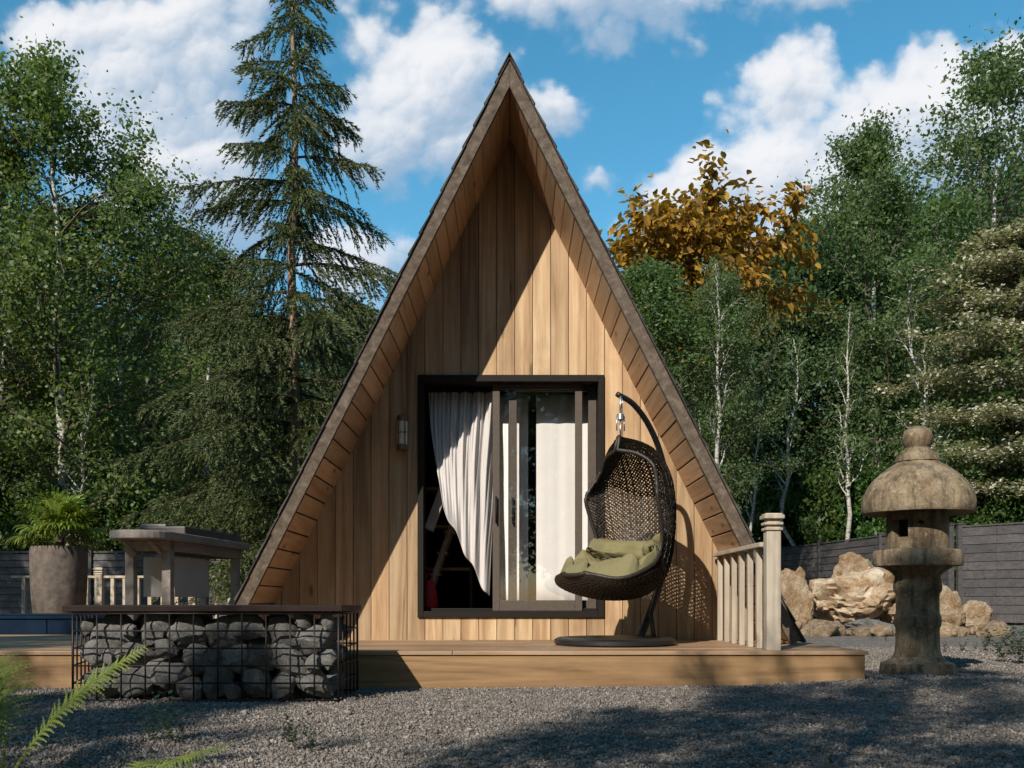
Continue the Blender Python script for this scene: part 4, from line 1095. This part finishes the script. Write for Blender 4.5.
TB['bare'] = make_tree('thin_birch', 'x', 'tree', None, 107, 10, 1.3, .38, 20, 10, .15, .075, .05, 'leaf_right', 'birch_bark', slim, .95, (.7,1.2), .10, 4)
TB['shrub'] = make_tree('shrub', 'x', 'shrub', None, 108, 2.2, 1.3, .04, 30, 34, .13, .095, .065, 'leaf_shrub', 'brown_bark', lambda f: 1-.5*f, 1.2, (.3,1.2), .05)
used = set()
def plant(key, px, Y, top, label, group=None, rz=None, wide=1.0, name=None, x=None, h=None):
    src = TB[key]; o = src if key not in used else copy_tree(src); used.add(key)
    H0 = 2.2 if key == 'shrub' else 10.0
    hh = h if h is not None else CZ+(600-top)/F*Y
    o.location = (x if x is not None else (px-512)/F*Y, Y, 0); k = hh/H0*.97
    o.scale = (k*wide, k*wide, k); o.rotation_euler = (0, 0, rz if rz is not None else random.uniform(0, 6.28))
    o['label'] = label
    if group: o['group'] = group
    elif 'group' in o: del o['group']
    if name: o.name = name
    return o
random.seed(21)
G = 'trees of the wood behind the fences'
# left
plant('birch_a', 62, 22, 40, 'tall bushy birch at the left with sky showing through its top', rz=1.0, wide=1.05)
plant('birch_b', 5, 22.5, 120, 'leafy birch cut by the left edge of the picture', rz=2.2, wide=1.2)
plant('birch_a', 116, 25, 165, 'rounded birch between the tall left birch and the spruce', rz=4.0, wide=1.1)
plant('birch_b', 205, 30, 235, 'lower birch showing left of the spruce trunk', rz=.4, wide=1.1)
plant('bare', 95, 22, 330, 'slender bare-stemmed birch rising behind the fan palm', rz=2.9)
# right
plant('ash_a', 872, 36, 112, 'tallest green tree above the stone lantern', rz=1.1, wide=1.0)
plant('ash_c', 1005, 29, 52, 'big leafy tree at the upper right corner', rz=2.5, wide=1.0)
plant('ash_a', 655, 27, 258, 'bushy green tree just right of the cabin roof', rz=3.1, wide=1.35)
plant('ash_b', 715, 27.5, 268, 'bushy green tree under the orange leaves', rz=5.0, wide=.85)
plant('ash_b', 815, 45, 215, 'green tree between the orange tree and the tallest one', rz=.7, wide=1.0)
plant('ash_a', 940, 37, 190, 'green tree filling in behind the cream blossom', rz=4.4, wide=1.2)
plant('bare', 722, 26, 250, 'thin pale birch with forked stem against the green right of the roof', rz=.8)
plant('bare', 800, 37, 330, 'thin crooked pale birch above the railing post', rz=2.1)
plant('bare', 845, 33, 300, 'straight speckled birch left of the stone lantern', rz=3.7)
plant('bare', 905, 29.6, 255, 'pale forked birch rising straight above the lantern finial', rz=5.2, wide=1.3)
plant('bare', 762, 36, 380, 'short pale birch beside the right roof edge', rz=1.4)
# wood behind, both sides
rows = [(-40,36,350),(18,34,300),(70,38,250),(125,36,310),(170,40,260),(228,36,300),(300,44,320),(352,40,300),(400,46,330),
        (600,44,360),(640,38,300),(690,40,320),(735,38,270),(785,42,250),(830,36,240),(880,42,200),(925,38,230),(975,40,190),(1030,36,180),(1090,38,200)]
for i, (px, Y, top) in enumerate(rows):
    plant('dark_a' if i % 2 else 'dark_b', px, Y+(6 if px > 560 else 0), top, 'dark leafy tree of the wood behind the fences', G, wide=1.15)
rng0 = random.Random(77)
for i in range(26):
    px = -120+i*50+rng0.uniform(-15,15)
    if 340 < px < 640: continue
    plant('dark_a' if i % 2 else 'dark_b', px, 52+rng0.uniform(-4,8), 385+rng0.uniform(-30,30), 'dark leafy tree of the wood behind the fences', G, wide=1.7)
# shrubs that show over the fence
for i in range(16):
    px = 775+i*17+rng0.uniform(-8,8); Y = 38-(min(px,960)-800)/160*10
    plant('shrub', px, Y+rng0.uniform(.3,2.0), 505+rng0.uniform(-20,12), 'bright green shrub leaning over the right fence', 'shrubs behind the right fence', wide=.8)
for i in range(7):
    plant('shrub', -20+i*42+rng0.uniform(-8,8), 22.3, 515+rng0.uniform(-15,15), 'green shrub in the shade behind the left fence', 'shrubs behind the left fence', wide=.8)

# tree with big orange leaves
def make_orange():
    Y = 31.0; s = F/Y; rng = random.Random(55)
    t = thing('autumn_tree', ((694-512)/s, Y, 0), 'tree with large orange and yellow leaves above the right roof slope', 'tree', None, 2.2)
    H_ = CZ+(600-222)/s; br, tw = skeleton(rng, H_, 2.9, .66, 56, .02, (.0,.6), lambda f: 1.0 if f < .93 else .7, 5, .42)
    build('trunk', branch_mesh(br, .8), M['brown_bark'], t, smooth=True, local=True)
    r2 = np.random.default_rng(5); c = np.array([tuple(p) for p, d in tw]); dd = np.array([tuple(d) for p, d in tw])
    idx = np.repeat(np.arange(len(c)), 7); pos = c[idx]+r2.normal(size=(len(idx),3))*.22
    d = dd[idx]*.7+r2.normal(size=(len(idx),3))*.5; d[:,2] -= .55
    # a leaf of this kind is long and cupped: two quads either side of a midrib
    n = len(idx); d /= np.linalg.norm(d,axis=1)[:,None]; up = r2.normal(size=(n,3))*.35+np.array([0,0,1.0]); sd_ = np.cross(d, up); sd_ /= np.linalg.norm(sd_,axis=1)[:,None]; nn = np.cross(sd_, d)
    l = (.27*np.exp(r2.normal(0,.22,n)))[:,None]; w = l*.27
    base = pos; m1 = pos+d*l*.3-nn*l*.0; tip = pos+d*l-nn*l*.22; mid2 = pos+d*l*.65-nn*l*.08
    q1 = np.stack([base, m1+sd_*w+nn*w*.35, mid2+sd_*w*.95+nn*w*.3, tip], 1); q2 = np.stack([base, tip, mid2-sd_*w*.95+nn*w*.3, m1-sd_*w+nn*w*.35], 1)
    V = np.concatenate([np.stack([q1,q2],1).reshape(-1,4,3)], 0)
    np_quads('crown', V, M['leaf_orange'], t)
make_orange()

# cream flowering tree with level tiers
def make_cream():
    Y = 28.5; K0 = Y/17.5; s = F/Y; rng = random.Random(9)
    t = thing('flowering_tree', ((1015-512)/s, Y, 0), 'cream flowering tree with level tiers of branches at the right edge', 'tree')
    br = []; tw = []; H_ = CZ+(600-235)/s
    K = 8; tp = [Vector((rng.gauss(0,.05)*i/K*3, rng.gauss(0,.05), H_*i/K)) for i in range(K+1)]; br.append((tp, .09, .015))
    z = CZ+(600-505)/s
    tiers = [(CZ+(600-y)/s, r*K0) for y, r in ((490,1.4),(450,1.9),(415,1.7),(375,2.15),(340,1.9),(300,1.7),(268,1.2),(242,.7))]
    for zt_, r in tiers:
        n = 13
        for i in range(n):
            az = 6.28*i/n+rng.uniform(-.25,.25); L = r*rng.uniform(.6,1.15); z = zt_+rng.gauss(0,.065)*K0; d = Vector((math.cos(az), math.sin(az), 0))
            b = Vector((0,0,z-.25*K0)); pts = [b, b+d*L*.35+Vector((0,0,.22*K0)), b+d*L*.7+Vector((0,0,(.26+rng.gauss(0,.05))*K0)), b+d*L+Vector((0,0,(.2+rng.gauss(0,.07))*K0))]
            br.append((pts, .022, .004))
            for k in range(22):
                u = .25+.75*rng.random(); m = min(int(u*3),2); p = pts[m].lerp(pts[m+1], u*3-m)
                p = p+Vector((rng.gauss(0,.16), rng.gauss(0,.16), rng.gauss(.0,.045)))*K0; tw.append((p, Vector((d.x,d.y,.2))))
    build('trunk', branch_mesh(br), M['brown_bark'], t, smooth=True, local=True)
    r2 = np.random.default_rng(6); c = np.array([tuple(p) for p, d in tw]); dd = np.array([tuple(d) for p, d in tw])
    idx = np.repeat(np.arange(len(c)), 20); pos = c[idx]+r2.normal(size=(len(idx),3))*np.array([.10,.10,.05])*K0
    d = dd[idx]*.3+r2.normal(size=(len(idx),3)); d[:,2] *= .4
    np_quads('crown', leaves(pos, d, .075*K0, .05*K0, r2, 2.5), M['leaf_cream'], t)
make_cream()

# spruce
def make_spruce():
    Y = 16.5; s = F/Y; rng = random.Random(31); r2 = np.random.default_rng(31)
    X = (294-512)/s; H_ = CZ+(600+130)/s
    t = thing('spruce_tree', (X, Y, 0), 'tall dark spruce with drooping branches left of the cabin roof', 'tree')
    br = [([Vector((rng.gauss(0,.02),rng.gauss(0,.02),H_*i/14)) for i in range(15)], .125, .012)]
    A = []; D = []; LN = []
    z = CZ+(600-555)/s; i = 0
    while z < H_-.25:
        f = z/H_
        Rm = min(2.6, 3.6*max(0.0,1-f)**.98)
        nb = rng.choice((3,4,4,5))
        for k in range(nb):
            az = i*1.1+6.283*k/nb+rng.uniform(-.35,.35); L = Rm*rng.uniform(.55,1.12)+.1
            d = Vector((math.cos(az), math.sin(az), 0)); sd_ = Vector((-d.y, d.x, 0))
            up0 = .30+.35*f; n = 9; pts = []; zj = z+rng.uniform(-.1,.1)
            for j in range(n+1):
                u = j/n; pts.append(Vector((0,0,zj))+d*L*u+Vector((0,0,L*(up0*.30*u-.62*u*u+.27*u**3)))+sd_*.06*L*math.sin(u*3+k))
            br.append((pts, .012+.008*L, .003))
            # side twigs, hanging
            nt = max(7, int(L*16))
            for q in range(nt):
                u = .10+.90*q/(nt-1); m = min(int(u*n), n-1); b = pts[m].lerp(pts[m+1], u*n-m)
                for sg in (-1, 1):
                    ln = (.17+.70*min(1,L/1.8)*max(0.0,1-u)**.55*rng.uniform(.5,1.2))
                    ln = min(ln, .70)
                    e = (sd_*sg*rng.uniform(.1,1.0)+d*rng.uniform(.35,1.0)+Vector((0,0,-rng.uniform(.15,1.15)))).normalized()
                    A.append(b); D.append(e); LN.append(ln)
        z += .30+.24*rng.random(); i += 1
    build('trunk', branch_mesh(br[:1]), M['spruce_bark'], t, smooth=True, local=True)
    build('limbs', branch_mesh(br[1:]), M['twig_bark'], t, smooth=True, local=True)
    A = np.array([tuple(a) for a in A]); D = np.array([tuple(a) for a in D]); LN = np.array(LN)
    per = np.maximum(10, (LN*110).astype(int)); idx = np.repeat(np.arange(len(A)), per); N = len(idx)
    u = r2.uniform(.0,1,N); dn = D[idx]; 
    pos = A[idx]+dn*(LN[idx]*u)[:,None]; pos[:,2] -= (LN[idx]*u*u*.35)
    rd = r2.normal(size=(N,3)); rd -= dn*(rd*dn).sum(1)[:,None]; rd /= np.linalg.norm(rd,axis=1)[:,None]
    nd = dn*.9+rd*.5; nd[:,2] += .05; nl = .062*(1-.35*u)
    nd /= np.linalg.norm(nd,axis=1)[:,None]
    V = leaves(pos+nd*nl[:,None]*.5, nd, .085, .017, r2, .2, .2)
    np_quads('needles', V, M['leaf_spruce'], t)
make_spruce()

# ferns, weeds
def frond(base, tip, sag, width, npin, seed, twist=0.0):
    rng = random.Random(seed); m = MB(); base, tip = Vector(base), Vector(tip); n = 40
    pts = []
    for i in range(n+1):
        u = i/n; p = base.lerp(tip, u); p.z += sag*math.sin(math.pi*u**.8); pts.append(p)
    m.tube(pts, [.0045*(1-i/n)+.0008 for i in range(n+1)], 5)
    for k in range(npin):
        u = .14+.86*k/npin; f = u*n; j = min(int(f), n-1); p = pts[j].lerp(pts[j+1], f-j); d = (pts[min(j+2,n)]-pts[max(j-1,0)]).normalized()
        side = d.cross(Vector((0,0,1))).normalized(); side = Matrix.Rotation(twist, 3, d) @ side; up = side.cross(d)
        L = width*(math.sin(math.pi*min(1,(u-.08)/.98)**.75)**.8+.04)
        for sg in (-1, 1):
            e = (side*sg*.9+d*.42+up*rng.uniform(-.1,.25)).normalized(); cr = e.cross(up).normalized(); droop = -Vector((0,0,1))
            # lobed pinna
            q = 7; spine = [p+e*L*i/q+droop*L*.22*(i/q)**2 for i in range(q+1)]
            for i in range(q):
                wv = cr*L*.115*(1-i/q*.75); a, b = spine[i], spine[i+1]; mid = a.lerp(b,.55)
                for s2 in (-1, 1): m.add([a, a.lerp(b,.1)+wv*s2*.3, mid+wv*s2+e*L*.03, b], [(0,1,2,3)] if s2 > 0 else [(3,2,1,0)])
    return m
def make_ferns():
    Yb = 3.42; b = Vector((-1.74, Yb, .0))
    t = thing('fern', b, 'sunlit fern with an arching frond at the lower left corner', 'fern')
    fr = [((-1.30, 3.55, .475), .07, .10, 34, .40), ((-1.98, 3.0, .40), .10, .12, 36, .3), ((-2.15, 3.6, .50), .12, .13, 36, 0), ((-2.05, 3.95, .42), .14, .13, 34, -.2),
          ((-2.2, 3.2, .36), .12, .12, 34, 0), ((-1.72, 3.0, .14), .06, .09, 34, -.1), ((-2.0, 3.25, .52), .1, .12, 34, .4)]
    for i, (tip, sag, w, n, tw) in enumerate(fr): build('frond', frond(b, tip, sag, w, n, i, tw), M['leaf_fern'], t)
    b = Vector((-1.22, 3.02, -.0)); t = thing('fern', b, 'low fern frond poking up at the bottom edge left of centre', 'fern')
    for i, (tip, sag, w, n, tw) in enumerate([((-.855, 3.0, .195), .05, .075, 32, .25), ((-1.0, 2.75, .12), .05, .08, 30, 0), ((-1.5, 2.8, .12), .06, .08, 30, 0), ((-1.15, 3.35, .10), .06, .07, 28, 0)]):
        build('frond', frond(b, tip, sag, w, n, 20+i, tw), M['leaf_fern'], t)
make_ferns()
def make_weeds():
    def weed_mb(seed, h, n):
        rng = random.Random(seed); m = MB()
        for i in range(n):
            az = rng.uniform(0,6.28); ln = h*rng.uniform(.5,1.1); out = rng.uniform(.15,.6)*ln
            d = Vector((math.cos(az),math.sin(az),0)); sd_ = Vector((-d.y,d.x,0)); top = d*out+Vector((0,0,ln))
            m.tube([(0,0,0), d*out*.4+Vector((0,0,ln*.6)), top], [.0025,.002,.001], 4)
            for k in range(9):
                u = .25+.75*k/8; p = Vector((0,0,0)).lerp(top, u); a2 = rng.uniform(0,6.28); e = Vector((math.cos(a2),math.sin(a2),.35)).normalized(); l = h*.20*rng.uniform(.6,1.2); c = e.cross(Vector((0,0,1))).normalized()*l*.22
                m.add([p, p+e*l*.5+c, p+e*l, p+e*l*.5-c], [(0,1,2,3)])
        return m
    protos = [build('weed', weed_mb(i, 1.0, 9), M['leaf_weed']) for i in range(3)]
    places = [(152,742,.17),(168,745,.22),(182,740,.15),(296,750,.17),(312,752,.13),(545,762,.08),(700,742,.06),(872,640,.16),(886,641,.12),(945,652,.14),(962,652,.17),(975,650,.12),(910,700,.06),(640,700,.05),(830,765,.08),
              (985,650,.25),(1000,652,.3),(1012,655,.32),(1024,652,.36),(1020,664,.3),(1035,650,.4),(1005,662,.22)]
    for i, (px, py, h) in enumerate(places):
        Y = CZ*F/(py-600); o = protos[i] if i < 3 else protos[i % 3].copy()
        if i >= 3: COL.objects.link(o)
        x = (px-512)/F*Y; o.location = (x, Y, gz(x, Y)-.005); o.scale = (h*1.4,h*1.4,h) if i > 14 else (h,h,h); o.rotation_euler = (0,0,i*1.7)
        right = px > 840
        tag(o, 'small leafy weed growing in the gravel at the right by the lantern' if right else 'small dark weed sprouting from the gravel in front of the deck', 'weed', 'weeds in the gravel by the lantern' if right else 'weeds in the front gravel')
make_weeds()

# trees outside the view on the sunny side: their shade falls over the yard
SH = []
def shade(key, x, Y, h, wide, label='leafy tree standing outside the view on the sunny side of the yard'):
    plant(key, 0, Y, 0, label, 'trees outside the view that shade the yard', x=x, h=h, wide=wide)
# SHADE-LIST
for k, (x, Y, h, wd) in enumerate([(-9.6,-2.2,11,.7), (-7.7,-2.6,7.2,1.1), (-6.0,-2.3,6.9,.95), (-3.0,-2.7,7.3,.85), (-1.7,-2.4,8.9,.6), (-.3,-2.5,6.2,.9), (1.6,-2.4,6.2,.9),
                               (-8.2,3.0,6.0,1.1), (-12.5,5.0,8.0,1.1), (-16,9.5,11,1.2), (-11.8,12.0,9.5,1.1), (-18,16,12,1.2)]):
    shade(('ash_b','birch_a','ash_a','birch_b')[k % 4], x, Y, h, wd)
for x, Y in ((12.5,-3),(13.5,3.5),(11.5,-8),(15,9)): shade('dark_a', x, Y, 12, 1.2, 'tree added to the right, outside the view, to block sky light')  # unseen trees added on the right to lower the ambient light there
for k in range(15):  # ring of unseen trees added behind the camera to darken the ambient light
    shade('dark_a' if k % 2 else 'dark_b', -32+k*4.6+(k*37 % 5)*.4, -13-(k*53 % 7), 13.0+(k*29 % 5)*.5, 1.25, 'tree added behind the viewer, outside the view, to block sky light')

# ------------------------------------------------------------------ render settings
scene.view_settings.view_transform = 'Standard'; scene.view_settings.look = 'None'
scene.view_settings.exposure = 0.30; scene.view_settings.gamma = 1.0; scene.view_settings.use_curve_mapping = False
scene.render.engine = 'CYCLES'
cy = scene.cycles
cy.use_denoising = True
try: cy.denoiser = 'OPENIMAGEDENOISE'
except Exception: pass
cy.max_bounces = 7; cy.diffuse_bounces = 3; cy.glossy_bounces = 3; cy.transmission_bounces = 4; cy.transparent_max_bounces = 20
cy.caustics_reflective = False; cy.caustics_refractive = False; cy.sample_clamp_indirect = 6.0
